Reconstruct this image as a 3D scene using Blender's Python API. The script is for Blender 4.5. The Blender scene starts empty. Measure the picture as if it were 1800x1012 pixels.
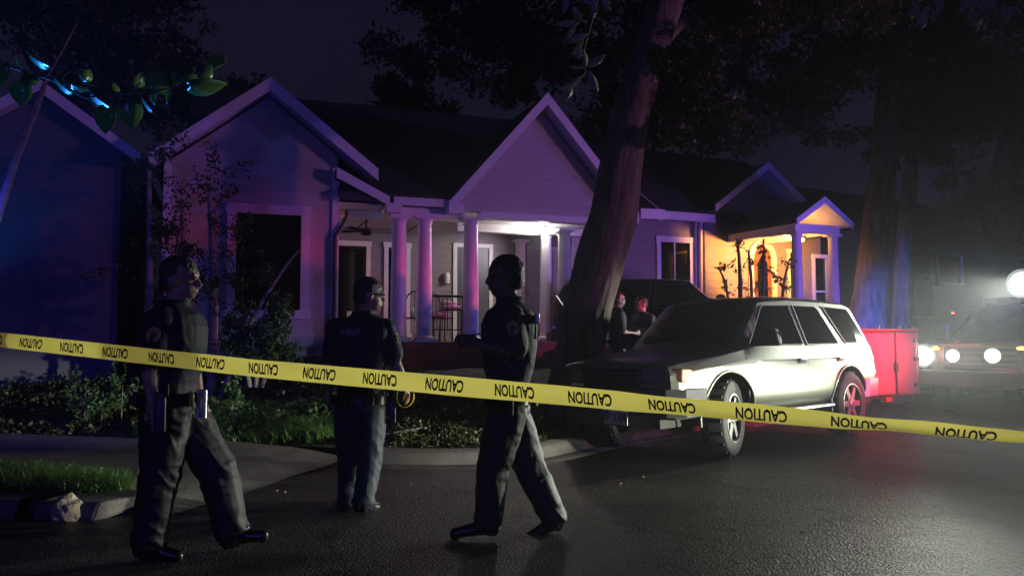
import bpy, bmesh, math, random
import numpy as np
from mathutils import Vector, Matrix, noise
from mathutils.kdtree import KDTree
random.seed(7)
rng = np.random.default_rng(11)
R = math.radians
S = bpy.context.scene
COL = S.collection

# ------------------------------------------------------------------ camera
CAM_H, FPX, HORIZON = 1.33, 1400.0, 590.0
PIT = math.atan((HORIZON - 506) / FPX)
cam = bpy.data.cameras.new('camera')
cam.sensor_width = 36; cam.lens = FPX / 1800 * 36
cam.clip_start = 0.05; cam.clip_end = 2000
co = bpy.data.objects.new('camera', cam); COL.objects.link(co)
co.location = (0, 0, CAM_H); co.rotation_euler = (math.pi / 2 + PIT, 0, 0)
S.camera = co

# ------------------------------------------------------------------ night sky
wd = bpy.data.worlds.new('World'); S.world = wd; wd.use_nodes = True
wn = wd.node_tree.nodes; wl = wd.node_tree.links
bg = wn['Background']
sky = wn.new('ShaderNodeTexSky'); sky.sky_type = 'NISHITA'; sky.sun_disc = False
sky.sun_elevation = R(-4); sky.sun_rotation = R(120)
tint = wn.new('ShaderNodeMix'); tint.data_type = 'RGBA'; tint.blend_type = 'MULTIPLY'
tint.inputs['Factor'].default_value = 1
tint.inputs['B'].default_value = (0.5, 0.4, 0.7, 1)
addn = wn.new('ShaderNodeMix'); addn.data_type = 'RGBA'; addn.blend_type = 'ADD'
addn.inputs['Factor'].default_value = 1
addn.inputs['B'].default_value = (0.13, 0.105, 0.30, 1)      # glow of the town on the night air
wl.new(sky.outputs['Color'], tint.inputs['A'])
wl.new(tint.outputs['Result'], addn.inputs['A'])
wl.new(addn.outputs['Result'], bg.inputs['Color'])
bg.inputs['Strength'].default_value = 0.05

S.view_settings.view_transform = 'Standard'; S.view_settings.look = 'None'
S.view_settings.exposure = 0.0; S.view_settings.gamma = 1.0
S.view_settings.use_curve_mapping = False
S.render.engine = 'CYCLES'
S.cycles.use_denoising = True
S.cycles.max_bounces = 6; S.cycles.diffuse_bounces = 3; S.cycles.glossy_bounces = 3
S.cycles.transmission_bounces = 4; S.cycles.volume_bounces = 0
S.cycles.sample_clamp_indirect = 3.0
S.cycles.caustics_reflective = False; S.cycles.caustics_refractive = False
S.cycles.volume_step_rate = 4.0

# ------------------------------------------------------------------ picture <-> place
def ray(px, py):
    u = (px - 900) / FPX; v = (506 - py) / FPX
    return Vector((u, math.cos(PIT) - v * math.sin(PIT), math.sin(PIT) + v * math.cos(PIT)))
def at(px, py, Y):
    r = ray(px, py); r = r / r.y
    return Vector((r.x * Y, Y, CAM_H + r.z * Y))

# ------------------------------------------------------------------ materials
def new_mat(name):
    m = bpy.data.materials.new(name); m.use_nodes = True
    return m, m.node_tree.nodes, m.node_tree.links, m.node_tree.nodes['Principled BSDF']
def mat(name, col, rough=0.6, metal=0.0, var=0.15, vscale=6.0, bump=0.0, bscale=40.0, spec=0.5, trans=0.0, coat=0.0, stretch=None, vdet=4):
    m, n, l, p = new_mat(name)
    p.inputs['Roughness'].default_value = rough
    p.inputs['Metallic'].default_value = metal
    p.inputs['Specular IOR Level'].default_value = spec
    if coat: p.inputs['Coat Weight'].default_value = coat; p.inputs['Coat Roughness'].default_value = 0.08
    tc = n.new('ShaderNodeTexCoord'); vec = tc.outputs['Object']
    if stretch:
        mp = n.new('ShaderNodeMapping'); mp.inputs['Scale'].default_value = stretch
        l.new(vec, mp.inputs['Vector']); vec = mp.outputs['Vector']
    nz = n.new('ShaderNodeTexNoise'); nz.inputs['Scale'].default_value = vscale; nz.inputs['Detail'].default_value = vdet
    l.new(vec, nz.inputs['Vector'])
    rp = n.new('ShaderNodeValToRGB')
    rp.color_ramp.elements[0].position = 0.3; rp.color_ramp.elements[1].position = 0.7
    rp.color_ramp.elements[0].color = [c * (1 - var) for c in col] + [1]
    rp.color_ramp.elements[1].color = [min(1, c * (1 + var)) for c in col] + [1]
    l.new(nz.outputs['Fac'], rp.inputs['Fac']); l.new(rp.outputs['Color'], p.inputs['Base Color'])
    if bump:
        nb = n.new('ShaderNodeTexNoise'); nb.inputs['Scale'].default_value = bscale; nb.inputs['Detail'].default_value = 5
        l.new(vec, nb.inputs['Vector'])
        b = n.new('ShaderNodeBump'); b.inputs['Strength'].default_value = bump; b.inputs['Distance'].default_value = 0.02
        l.new(nb.outputs['Fac'], b.inputs['Height']); l.new(b.outputs['Normal'], p.inputs['Normal'])
    return m
def leaf_mat(name, c1, c2, trans=0.35, rough=0.45):
    m, n, l, p = new_mat(name)
    gi = n.new('ShaderNodeNewGeometry')
    rp = n.new('ShaderNodeValToRGB'); rp.color_ramp.elements[0].color = list(c1) + [1]; rp.color_ramp.elements[1].color = list(c2) + [1]
    l.new(gi.outputs['Random Per Island'], rp.inputs['Fac']); l.new(rp.outputs['Color'], p.inputs['Base Color'])
    p.inputs['Roughness'].default_value = rough
    tr = n.new('ShaderNodeBsdfTranslucent'); l.new(rp.outputs['Color'], tr.inputs['Color'])
    mx = n.new('ShaderNodeMixShader'); mx.inputs['Fac'].default_value = trans
    l.new(p.outputs['BSDF'], mx.inputs[1]); l.new(tr.outputs['BSDF'], mx.inputs[2])
    l.new(mx.outputs['Shader'], n['Material Output'].inputs['Surface'])
    return m
def emit_mat(name, col, strength):
    m, n, l, p = new_mat(name)
    p.inputs['Base Color'].default_value = list(col) + [1]
    p.inputs['Emission Color'].default_value = list(col) + [1]
    p.inputs['Emission Strength'].default_value = strength
    return m

M = {}
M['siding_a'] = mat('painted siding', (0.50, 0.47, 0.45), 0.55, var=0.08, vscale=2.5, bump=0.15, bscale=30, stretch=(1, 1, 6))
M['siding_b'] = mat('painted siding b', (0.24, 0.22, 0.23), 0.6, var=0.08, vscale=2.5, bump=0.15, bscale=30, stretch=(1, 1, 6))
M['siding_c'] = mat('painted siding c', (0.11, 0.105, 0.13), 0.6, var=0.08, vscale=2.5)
M['trim'] = mat('white painted trim', (0.78, 0.76, 0.74), 0.5, var=0.05, vscale=4, bump=0.05, bscale=60)
M['soffit'] = mat('soffit paint', (0.62, 0.60, 0.62), 0.6, var=0.05)
M['roof'] = mat('asphalt shingle', (0.045, 0.043, 0.06), 0.9, var=0.4, vscale=30, bump=0.6, bscale=90)
M['glass_dark'] = mat('dark window glass', (0.004, 0.004, 0.006), 0.06, var=0.1, spec=0.5)
M['door'] = mat('dark painted door', (0.10, 0.10, 0.12), 0.4, var=0.1)
M['deck'] = mat('red painted deck', (0.26, 0.045, 0.05), 0.55, var=0.25, vscale=3, bump=0.2)
M['brick'] = mat('foundation block', (0.22, 0.20, 0.20), 0.9, var=0.2, vscale=10, bump=0.4)
M['iron'] = mat('black iron', (0.015, 0.015, 0.017), 0.35, 0.6)
M['metal'] = mat('aluminium', (0.55, 0.55, 0.56), 0.35, 0.9, var=0.08)
M['asphalt'] = None
M['concrete'] = mat('concrete', (0.17, 0.155, 0.145), 0.85, var=0.22, vscale=3.5, bump=0.5, bscale=60)
M['soil'] = mat('yard soil', (0.065, 0.056, 0.042), 0.95, var=0.45, vscale=5, bump=0.9, bscale=25)
M['bark'] = mat('oak bark', (0.15, 0.115, 0.085), 0.9, var=0.5, vscale=9, bump=1.0, bscale=14, stretch=(1, 1, 0.22))
M['stem'] = mat('pale smooth bark', (0.26, 0.21, 0.19), 0.75, var=0.3, vscale=9, bump=0.3)
M['twig'] = mat('twig', (0.12, 0.09, 0.07), 0.8)
M['leaf'] = leaf_mat('oak foliage', (0.035, 0.052, 0.02), (0.085, 0.11, 0.04))
M['leaf_bush'] = leaf_mat('bush foliage', (0.035, 0.085, 0.03), (0.10, 0.19, 0.065))
M['leaf_ground'] = leaf_mat('ground cover', (0.05, 0.07, 0.03), (0.12, 0.13, 0.05))
M['leaf_near'] = leaf_mat('magnolia leaf', (0.24, 0.26, 0.19), (0.36, 0.38, 0.29), 0.35, 0.35)
M['leaf_red'] = leaf_mat('redbud leaf', (0.06, 0.14, 0.035), (0.11, 0.22, 0.06), 0.45, 0.25)
M['grass'] = leaf_mat('grass blades', (0.06, 0.14, 0.03), (0.14, 0.26, 0.07), 0.3, 0.4)
M['uniform'] = mat('navy uniform cloth', (0.010, 0.011, 0.032), 0.7, var=0.25, vscale=14, bump=0.25, bscale=220)
M['trousers'] = mat('dark uniform trousers', (0.014, 0.015, 0.023), 0.55, var=0.2, vscale=14, bump=0.25, bscale=220)
M['trousers_blue'] = mat('dark denim', (0.016, 0.022, 0.045), 0.6, var=0.3, vscale=20, bump=0.25, bscale=220)
M['boot'] = mat('black leather', (0.012, 0.012, 0.013), 0.3, var=0.2, bump=0.1)
M['skin'] = mat('skin', (0.42, 0.26, 0.19), 0.5, var=0.1, vscale=20)
M['skin_dark'] = mat('skin dark', (0.15, 0.085, 0.055), 0.5, var=0.1, vscale=20)
M['hair'] = mat('dark hair', (0.018, 0.014, 0.012), 0.5, var=0.3, vscale=60, bump=0.4, bscale=150)
M['hair_grey'] = mat('short brown hair', (0.06, 0.045, 0.035), 0.5, var=0.3, vscale=60, bump=0.4, bscale=150)
M['eye'] = mat('eye', (0.03, 0.02, 0.02), 0.1)
M['leather'] = mat('duty belt leather', (0.012, 0.011, 0.012), 0.28, var=0.2)
M['patch'] = mat('gold patch', (0.42, 0.32, 0.06), 0.55, var=0.2, vscale=50)
M['patch_dark'] = mat('patch thread', (0.06, 0.05, 0.02), 0.7)
M['paint'] = mat('silver car paint', (0.21, 0.222, 0.17), 0.36, 0.6, var=0.03, vscale=3, coat=0.4)
M['paint_dark'] = mat('black car paint', (0.012, 0.012, 0.014), 0.15, 0.0, var=0.05, coat=0.8)
M['trunk_grey'] = mat('grey bumper plastic', (0.055, 0.055, 0.055), 0.6, var=0.1, bump=0.1)
M['tyre'] = mat('tyre rubber', (0.022, 0.021, 0.020), 0.8, var=0.35, vscale=20, bump=0.3, bscale=60)
M['tyre_wall'] = mat('dusty tyre wall', (0.032, 0.031, 0.029), 0.8, var=0.3, vscale=14, bump=0.3, bscale=60)
M['rim'] = mat('alloy rim', (0.22, 0.22, 0.21), 0.4, 0.7, var=0.1)
M['chrome'] = mat('chrome', (0.75, 0.75, 0.75), 0.15, 1.0, var=0.03)
M['lens_clear'] = mat('clear headlamp lens', (0.22, 0.22, 0.23), 0.12, 0.3, var=0.2, vscale=60)
M['lens_amber'] = mat('amber lens', (0.16, 0.055, 0.008), 0.2, var=0.2, vscale=60)
M['lens_red'] = mat('red lens', (0.5, 0.02, 0.02), 0.2, var=0.2, vscale=60)
M['red_box'] = mat('red enamel', (0.42, 0.07, 0.08), 0.4, var=0.08, vscale=5)
M['plate'] = mat('licence plate', (0.75, 0.72, 0.72), 0.4)
M['plate_text'] = mat('plate characters', (0.25, 0.05, 0.09), 0.5)
M['print'] = mat('black print', (0.012, 0.011, 0.010), 0.5)
M['white_print'] = mat('pale print', (0.30, 0.28, 0.30), 0.7)
M['cushion'] = mat('pale cushion', (0.45, 0.44, 0.46), 0.9, var=0.2)
M['rock'] = mat('limestone', (0.46, 0.36, 0.27), 0.9, var=0.25, vscale=9, bump=0.7, bscale=20)

def asphalt():
    m, n, l, p = new_mat('worn asphalt')
    tc = n.new('ShaderNodeTexCoord')
    big = n.new('ShaderNodeTexNoise'); big.inputs['Scale'].default_value = 0.5; big.inputs['Detail'].default_value = 6
    l.new(tc.outputs['Object'], big.inputs['Vector'])
    grit = n.new('ShaderNodeTexVoronoi'); grit.inputs['Scale'].default_value = 75
    l.new(tc.outputs['Object'], grit.inputs['Vector'])
    r1 = n.new('ShaderNodeValToRGB'); r1.color_ramp.elements[0].color = (0.065, 0.057, 0.052, 1); r1.color_ramp.elements[1].color = (0.125, 0.108, 0.098, 1)
    r1.color_ramp.elements[0].position = .35; r1.color_ramp.elements[1].position = .65
    l.new(big.outputs['Fac'], r1.inputs['Fac'])
    mx = n.new('ShaderNodeMix'); mx.data_type = 'RGBA'; mx.blend_type = 'MULTIPLY'; mx.inputs['Factor'].default_value = 0.6
    l.new(r1.outputs['Color'], mx.inputs['A']); l.new(grit.outputs['Color'], mx.inputs['B'])
    wp = n.new('ShaderNodeTexNoise'); wp.inputs['Scale'].default_value = 1.1; wp.inputs['Detail'].default_value = 5
    l.new(tc.outputs['Object'], wp.inputs['Vector'])
    va = n.new('ShaderNodeVectorMath'); va.operation = 'MULTIPLY_ADD'; va.inputs[1].default_value = (1.6, 1.6, 0)
    l.new(wp.outputs['Color'], va.inputs[0]); l.new(tc.outputs['Object'], va.inputs[2])
    ck = n.new('ShaderNodeTexVoronoi'); ck.feature = 'DISTANCE_TO_EDGE'; ck.inputs['Scale'].default_value = 0.42
    l.new(va.outputs['Vector'], ck.inputs['Vector'])
    cr2 = n.new('ShaderNodeMapRange'); cr2.inputs['From Max'].default_value = 0.012; cr2.inputs['To Min'].default_value = 0.35
    l.new(ck.outputs['Distance'], cr2.inputs['Value'])
    st = n.new('ShaderNodeTexNoise'); st.inputs['Scale'].default_value = 1.7; st.inputs['Detail'].default_value = 3
    l.new(tc.outputs['Object'], st.inputs['Vector'])
    st2 = n.new('ShaderNodeMapRange'); st2.inputs['From Min'].default_value = 0.36; st2.inputs['From Max'].default_value = 0.52; st2.inputs['To Min'].default_value = 0.55
    l.new(st.outputs['Fac'], st2.inputs['Value'])
    mm = n.new('ShaderNodeMath'); mm.operation = 'MULTIPLY'; l.new(cr2.outputs['Result'], mm.inputs[0]); l.new(st2.outputs['Result'], mm.inputs[1])
    mx3 = n.new('ShaderNodeMix'); mx3.data_type = 'RGBA'; mx3.blend_type = 'MULTIPLY'; mx3.inputs['Factor'].default_value = 1.0
    l.new(mx.outputs['Result'], mx3.inputs['A']); l.new(mm.outputs['Value'], mx3.inputs['B'])
    l.new(mx3.outputs['Result'], p.inputs['Base Color'])
    rr = n.new('ShaderNodeMapRange'); rr.inputs['To Min'].default_value = 0.34; rr.inputs['To Max'].default_value = 0.55; p.inputs['Specular IOR Level'].default_value = 0.26
    l.new(big.outputs['Fac'], rr.inputs['Value']); l.new(rr.outputs['Result'], p.inputs['Roughness'])
    nb = n.new('ShaderNodeTexNoise'); nb.inputs['Scale'].default_value = 9; nb.inputs['Detail'].default_value = 4
    l.new(tc.outputs['Object'], nb.inputs['Vector'])
    ad = n.new('ShaderNodeMath'); ad.operation = 'MULTIPLY_ADD'; ad.inputs[1].default_value = 0.9
    l.new(grit.outputs['Distance'], ad.inputs[0]); l.new(nb.outputs['Fac'], ad.inputs[2])
    b = n.new('ShaderNodeBump'); b.inputs['Strength'].default_value = 0.75; b.inputs['Distance'].default_value = 0.012
    l.new(ad.outputs['Value'], b.inputs['Height']); l.new(b.outputs['Normal'], p.inputs['Normal'])
    return m
M['asphalt'] = asphalt()
def tape_mat():
    m, n, l, p = new_mat('yellow plastic tape')
    p.inputs['Base Color'].default_value = (0.90, 0.76, 0.14, 1); p.inputs['Roughness'].default_value = 0.28
    tr = n.new('ShaderNodeBsdfTranslucent'); tr.inputs['Color'].default_value = (0.96, 0.84, 0.18, 1)
    nb = n.new('ShaderNodeTexNoise'); nb.inputs['Scale'].default_value = 14
    tc = n.new('ShaderNodeTexCoord'); l.new(tc.outputs['Object'], nb.inputs['Vector'])
    b = n.new('ShaderNodeBump'); b.inputs['Strength'].default_value = 0.15; b.inputs['Distance'].default_value = 0.02
    l.new(nb.outputs['Fac'], b.inputs['Height']); l.new(b.outputs['Normal'], p.inputs['Normal'])
    mx = n.new('ShaderNodeMixShader'); mx.inputs['Fac'].default_value = 0.65
    l.new(p.outputs['BSDF'], mx.inputs[1]); l.new(tr.outputs['BSDF'], mx.inputs[2])
    l.new(mx.outputs['Shader'], n['Material Output'].inputs['Surface'])
    return m
M['tape'] = tape_mat()

# ------------------------------------------------------------------ mesh helpers
def link(o, parent=None):
    COL.objects.link(o)
    if parent is not None: o.parent = parent
    return o
def empty(name, loc=(0, 0, 0), rz=0.0, label=None, cat=None, group=None):
    o = bpy.data.objects.new(name, None); COL.objects.link(o)
    o.location = loc; o.rotation_euler = (0, 0, rz); o.empty_display_size = 0.2
    return tag(o, label, cat, group)
def tag(o, label=None, cat=None, group=None, kind=None):
    if label: o['label'] = label
    if cat: o['category'] = cat
    if group: o['group'] = group
    if kind: o['kind'] = kind
    return o
def V(*a): return Vector(a)

class MB:
    def __init__(s): s.v = []; s.f = []
    def add(s, vs, fs):
        b = len(s.v); s.v += [tuple(x) for x in vs]; s.f += [tuple(i + b for i in f) for f in fs]; return s
    def box(s, x0, x1, y0, y1, z0, z1):
        vs = [(x, y, z) for z in (z0, z1) for y in (y0, y1) for x in (x0, x1)]
        return s.add(vs, [(0, 2, 3, 1), (4, 5, 7, 6), (0, 1, 5, 4), (2, 6, 7, 3), (0, 4, 6, 2), (1, 3, 7, 5)])
    def hexa(s, c):        # 8 corners ordered as box()
        return s.add(c, [(0, 2, 3, 1), (4, 5, 7, 6), (0, 1, 5, 4), (2, 6, 7, 3), (0, 4, 6, 2), (1, 3, 7, 5)])
    def prism(s, poly, ext):   # poly: 3D points (planar), ext: Vector
        n = len(poly); a = [Vector(p) for p in poly]; b = [p + ext for p in a]
        fs = [tuple(range(n)), tuple(range(2 * n - 1, n - 1, -1))]
        fs += [(i, i + n, (i + 1) % n + n, (i + 1) % n) for i in range(n)]
        return s.add(a + b, fs)
    def tube(s, pts, rad, n=10, ell=1.0, up=None, caps=True, jitter=0.0):
        pts = [Vector(p) for p in pts]; rings = []
        if not hasattr(rad, '__len__'): rad = [rad] * len(pts)
        prev = None
        for i, p in enumerate(pts):
            t = (pts[min(i + 1, len(pts) - 1)] - pts[max(i - 1, 0)])
            t = t.normalized() if t.length > 1e-9 else V(0, 0, 1)
            u = Vector(up) if up is not None else (prev if prev is not None else (V(1, 0, 0) if abs(t.x) < .9 else V(0, 1, 0)))
            u = (u - t * u.dot(t)).normalized(); prev = u
            w = t.cross(u)
            ring = []
            for k in range(n):
                a = 2 * math.pi * k / n
                j = 1 + (random.uniform(-jitter, jitter) if jitter else 0)
                ring.append(p + (u * math.cos(a) * rad[i] + w * math.sin(a) * rad[i] * ell) * j)
            rings.append(ring)
        b = 0; vs = [q for r in rings for q in r]; fs = []
        for i in range(len(pts) - 1):
            for k in range(n):
                fs.append((i * n + k, i * n + (k + 1) % n, (i + 1) * n + (k + 1) % n, (i + 1) * n + k))
        if caps: fs += [tuple(range(n - 1, -1, -1)), tuple(range((len(pts) - 1) * n, len(pts) * n))]
        return s.add(vs, fs)
    def ellipsoid(s, c, r, n=14, m=9, rot=None):
        c = Vector(c); vs = []; fs = []
        for i in range(m + 1):
            th = math.pi * i / m
            for k in range(n):
                a = 2 * math.pi * k / n
                q = V(r[0] * math.sin(th) * math.cos(a), r[1] * math.sin(th) * math.sin(a), r[2] * math.cos(th))
                if rot: q = rot @ q
                vs.append(c + q)
        for i in range(m):
            for k in range(n):
                fs.append((i * n + k, (i + 1) * n + k, (i + 1) * n + (k + 1) % n, i * n + (k + 1) % n))
        return s.add(vs, fs)
    def lathe(s, prof, n=20, axis='z', c=(0, 0, 0), caps=True):   # prof: (radius, height)
        c = Vector(c); vs = []; fs = []
        for r, h in prof:
            for k in range(n):
                a = 2 * math.pi * k / n
                if axis == 'z': q = V(r * math.cos(a), r * math.sin(a), h)
                elif axis == 'y': q = V(r * math.cos(a), h, r * math.sin(a))
                else: q = V(h, r * math.cos(a), r * math.sin(a))
                vs.append(c + q)
        for i in range(len(prof) - 1):
            for k in range(n):
                fs.append((i * n + k, i * n + (k + 1) % n, (i + 1) * n + (k + 1) % n, (i + 1) * n + k))
        if caps: fs += [tuple(range(n - 1, -1, -1)), tuple(range((len(prof) - 1) * n, len(prof) * n))]
        return s.add(vs, fs)
    def mesh(s, name, off=None):
        me = bpy.data.meshes.new(name)
        vs = s.v if off is None else [(x - off[0], y - off[1], z - off[2]) for x, y, z in s.v]
        me.from_pydata(vs, [], s.f); me.update()
        bm = bmesh.new(); bm.from_mesh(me); bmesh.ops.recalc_face_normals(bm, faces=bm.faces); bm.to_mesh(me); bm.free()
        return me
    def build(s, name, m, parent=None, off=None, smooth=None, bevel=0.0):
        me = s.mesh(name, off); me.materials.append(m if not isinstance(m, str) else M[m])
        if smooth is not None:
            me.polygons.foreach_set('use_smooth', [True] * len(me.polygons))
            me.set_sharp_from_angle(angle=R(smooth))
        o = link(bpy.data.objects.new(name, me), parent)
        if bevel:
            bv = o.modifiers.new('bevel', 'BEVEL'); bv.width = bevel; bv.segments = 2; bv.limit_method = 'ANGLE'
        return o
def boxo(name, m, parent, *b, bevel=0.0):
    return MB().box(*b).build(name, m, parent, bevel=bevel)
def share(o, parent, loc=(0, 0, 0), rot=None, scale=None, mtx=None):
    c = o.copy(); link(c, parent)
    if mtx is not None: c.matrix_local = mtx
    else:
        c.location = loc
        if rot: c.rotation_euler = rot
        if scale: c.scale = scale
    return c
def text_mesh(body, size=1.0, bold=0.0, xs=1.0):
    cu = bpy.data.curves.new('txt', 'FONT'); cu.body = body; cu.size = size; cu.offset = bold
    cu.align_x = 'CENTER'; cu.align_y = 'CENTER'; cu.resolution_u = 3; cu.extrude = 0.0
    o = bpy.data.objects.new('txt', cu); COL.objects.link(o)
    dg = bpy.context.evaluated_depsgraph_get()
    me = bpy.data.meshes.new_from_object(o.evaluated_get(dg))
    bpy.data.objects.remove(o); bpy.data.curves.remove(cu)
    for v in me.vertices: v.co.x *= xs
    return me
def raw_mesh(name, verts, faces, m, parent=None, off=None, smooth=False):
    v = np.asarray(verts, dtype=np.float32)
    if off is not None: v = v - np.asarray(off, dtype=np.float32)
    f = np.asarray(faces, dtype=np.int32); k = f.shape[1]
    me = bpy.data.meshes.new(name); me.vertices.add(len(v)); me.vertices.foreach_set('co', v.ravel())
    me.loops.add(f.size); me.loops.foreach_set('vertex_index', f.ravel())
    me.polygons.add(len(f)); me.polygons.foreach_set('loop_start', np.arange(0, f.size, k, dtype=np.int32))
    me.update(calc_edges=True); me.validate()
    if smooth: me.polygons.foreach_set('use_smooth', [True] * len(f))
    me.materials.append(M[m] if isinstance(m, str) else m)
    return link(bpy.data.objects.new(name, me), parent)
def leaves(pts, size, aspect=0.5, droop=0.25, up=0.3):
    """many folded leaf blades: returns verts, quads"""
    n = len(pts); d = rng.normal(size=(n, 3)); d[:, 2] -= droop; d /= np.linalg.norm(d, axis=1)[:, None]
    w = rng.normal(size=(n, 3)); w -= d * (w * d).sum(1)[:, None]; w /= np.linalg.norm(w, axis=1)[:, None]
    nn = np.cross(d, w); s = size * rng.uniform(.6, 1.25, n)[:, None]
    p = np.asarray(pts)
    a = p; c = p + d * s
    b = p + d * s * .45 + w * s * aspect * .5 + nn * s * .1
    e = p + d * s * .45 - w * s * aspect * .5 + nn * s * .1
    v = np.stack([a, b, c, e], 1).reshape(-1, 3)
    f = np.arange(4 * n).reshape(-1, 4)
    return v, f
def blobs(cs, per):     # clumped points: list of (centre, radii)
    out = []
    for c, r in cs:
        k = int(per); d = rng.normal(size=(k, 3)); d /= np.linalg.norm(d, axis=1)[:, None]
        sub = rng.normal(size=(14, 3)) * .52; sr = rng.uniform(.22, .55, 14)
        pick = rng.integers(0, 14, k)
        rad = rng.uniform(.15, 1.0, k) ** .5
        out.append(np.asarray(c) + (sub[pick] + d * (rad * sr[pick])[:, None] * rng.uniform(.7, 1.25, (k, 1))) * np.asarray(r))
    return np.concatenate(out)

# ------------------------------------------------------------------ ground, road, yard, kerb
KERB = [(-30, 13.0), (-16, 11.6), (-7, 10.35), (-3.6, 9.55), (-2.5, 9.3), (-1.9, 9.0), (-1.45, 8.72), (-.9, 8.66), (-.3, 8.66), (.15, 8.9), (.55, 9.5), (1.0, 10.2), (2.11, 11.3), (4.5, 13.45), (9, 17.5), (20, 27.4), (45, 50)]
def kdist(x, y):
    best = 1e9; sgn = 1
    for (x0, y0), (x1, y1) in zip(KERB[:-1], KERB[1:]):
        dx, dy = x1 - x0, y1 - y0; L2 = dx * dx + dy * dy
        t = max(0, min(1, ((x - x0) * dx + (y - y0) * dy) / L2))
        qx, qy = x0 + dx * t, y0 + dy * t; d = math.hypot(x - qx, y - qy)
        if d < best: best = d; sgn = 1 if dx * (y - y0) - dy * (x - x0) > 0 else -1
    return best * sgn        # positive on the yard side
def sm(t): t = max(0, min(1, t)); return t * t * (3 - 2 * t)
def road_z(x, y):
    d = -kdist(x, y)
    return -0.045 * (1 - sm(d / 2.2)) if y > 7.5 else -0.0
def lump(x, y, s, a): return a * noise.noise(V(x * s, y * s, 3.1))
def yard_z(x, y):
    d = kdist(x, y)
    base = 0.085 + 0.66 * sm(max(0, d - .1) / 4.0)
    if x < -2.2: base = base - 0.085 * sm((-2.2 - x) / 1.2) * (1 - sm(d / 1.5))
    return base + (lump(x, y, 1.3, .05) + lump(x, y, 4, .018)) * sm(d / .5)
def grid(name, x0, x1, y0, y1, st, zf, m, keep=None):
    nx = int((x1 - x0) / st) + 1; ny = int((y1 - y0) / st) + 1
    vs = [(x0 + i * st, y0 + j * st, zf(x0 + i * st, y0 + j * st)) for j in range(ny) for i in range(nx)]
    fs = []
    for j in range(ny - 1):
        for i in range(nx - 1):
            cx, cy = x0 + (i + .5) * st, y0 + (j + .5) * st
            if keep is None or keep(cx, cy): a = j * nx + i; fs.append((a, a + 1, a + nx + 1, a + nx))
    me = bpy.data.meshes.new(name); me.from_pydata(vs, [], fs); me.update()
    bm = bmesh.new(); bm.from_mesh(me); bmesh.ops.delete(bm, geom=[v for v in bm.verts if not v.link_faces], context='VERTS'); bm.to_mesh(me); bm.free()
    me.polygons.foreach_set('use_smooth', [True] * len(me.polygons)); me.materials.append(M[m])
    return tag(link(bpy.data.objects.new(name, me)), kind='structure')
tag(MB().add([(-400, -60, -.07), (400, -60, -.07), (400, 500, -.07), (-400, 500, -.07)], [(0, 1, 2, 3)]).build('ground', 'soil'), kind='structure')
grid('road', -16, 30, -6, 28, .5, road_z, 'asphalt', lambda x, y: kdist(x, y) < 1.0)
# the yard: rows follow the kerb line
def kerb_samples(st=.22):
    out = []
    for (x0, y0), (x1, y1) in zip(KERB[:-1], KERB[1:]):
        k = max(1, int(math.hypot(x1 - x0, y1 - y0) / (st if -8 < x0 < 5 else 1.2)))
        out += [(x0 + (x1 - x0) * i / k, y0 + (y1 - y0) * i / k) for i in range(k)]
    a = np.array(out + [KERB[-1]])
    for _ in range(6): a[1:-1] = (a[:-2] + 2 * a[1:-1] + a[2:]) / 4
    return a
KS = kerb_samples()
def yard():
    n = len(KS); offs = [0, .12, .3, .5, .75, 1, 1.3, 1.7, 2.1, 2.6, 3.2, 4, 5, 6.5, 9, 14, 22, 40]
    vs = []; fs = []
    for o in offs:
        for k, (x, y) in enumerate(KS):
            X, Y = x - .25 * o, y + .97 * o
            vs.append((X, Y, yard_z(X, Y) if o > .01 else yard_z(x, y + .12) - .01))
    for j in range(len(offs) - 1):
        for i in range(n - 1): a = j * n + i; fs.append((a, a + 1, a + n + 1, a + n))
    me = bpy.data.meshes.new('yard'); me.from_pydata(vs, [], fs); me.update()
    me.polygons.foreach_set('use_smooth', [True] * len(me.polygons)); me.materials.append(M['soil'])
    tag(link(bpy.data.objects.new('yard', me)), kind='structure')
yard()
def strip(name, path, prof, m, zf=None):     # sweep an (offset, z) profile along a plan path
    vs = []; fs = []; n = len(prof)
    for i, (x, y) in enumerate(path):
        a = path[max(0, i - 1)]; b = path[min(len(path) - 1, i + 1)]
        t = Vector((b[0] - a[0], b[1] - a[1])).normalized(); nn = Vector((-t.y, t.x))
        for o, z in prof: vs.append((x + nn.x * o, y + nn.y * o, z + (zf(x, y) if zf else 0)))
    for i in range(len(path) - 1):
        for k in range(n - 1): a = i * n + k; fs.append((a, a + n, a + n + 1, a + 1))
    me = bpy.data.meshes.new(name); me.from_pydata(vs, [], fs); me.update(); me.materials.append(M[m])
    me.polygons.foreach_set('use_smooth', [True] * len(me.polygons)); me.set_sharp_from_angle(angle=R(40))
    return link(bpy.data.objects.new(name, me))
kp = [(x, y) for x, y in KS if -1.75 < x < 24]
tag(strip('kerb', kp, [(-.42, -.052), (-.40, -.036), (-.16, -.034), (-.12, .06), (-.07, .098), (.10, .105), (.12, .0)], 'concrete'), kind='structure')
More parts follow.
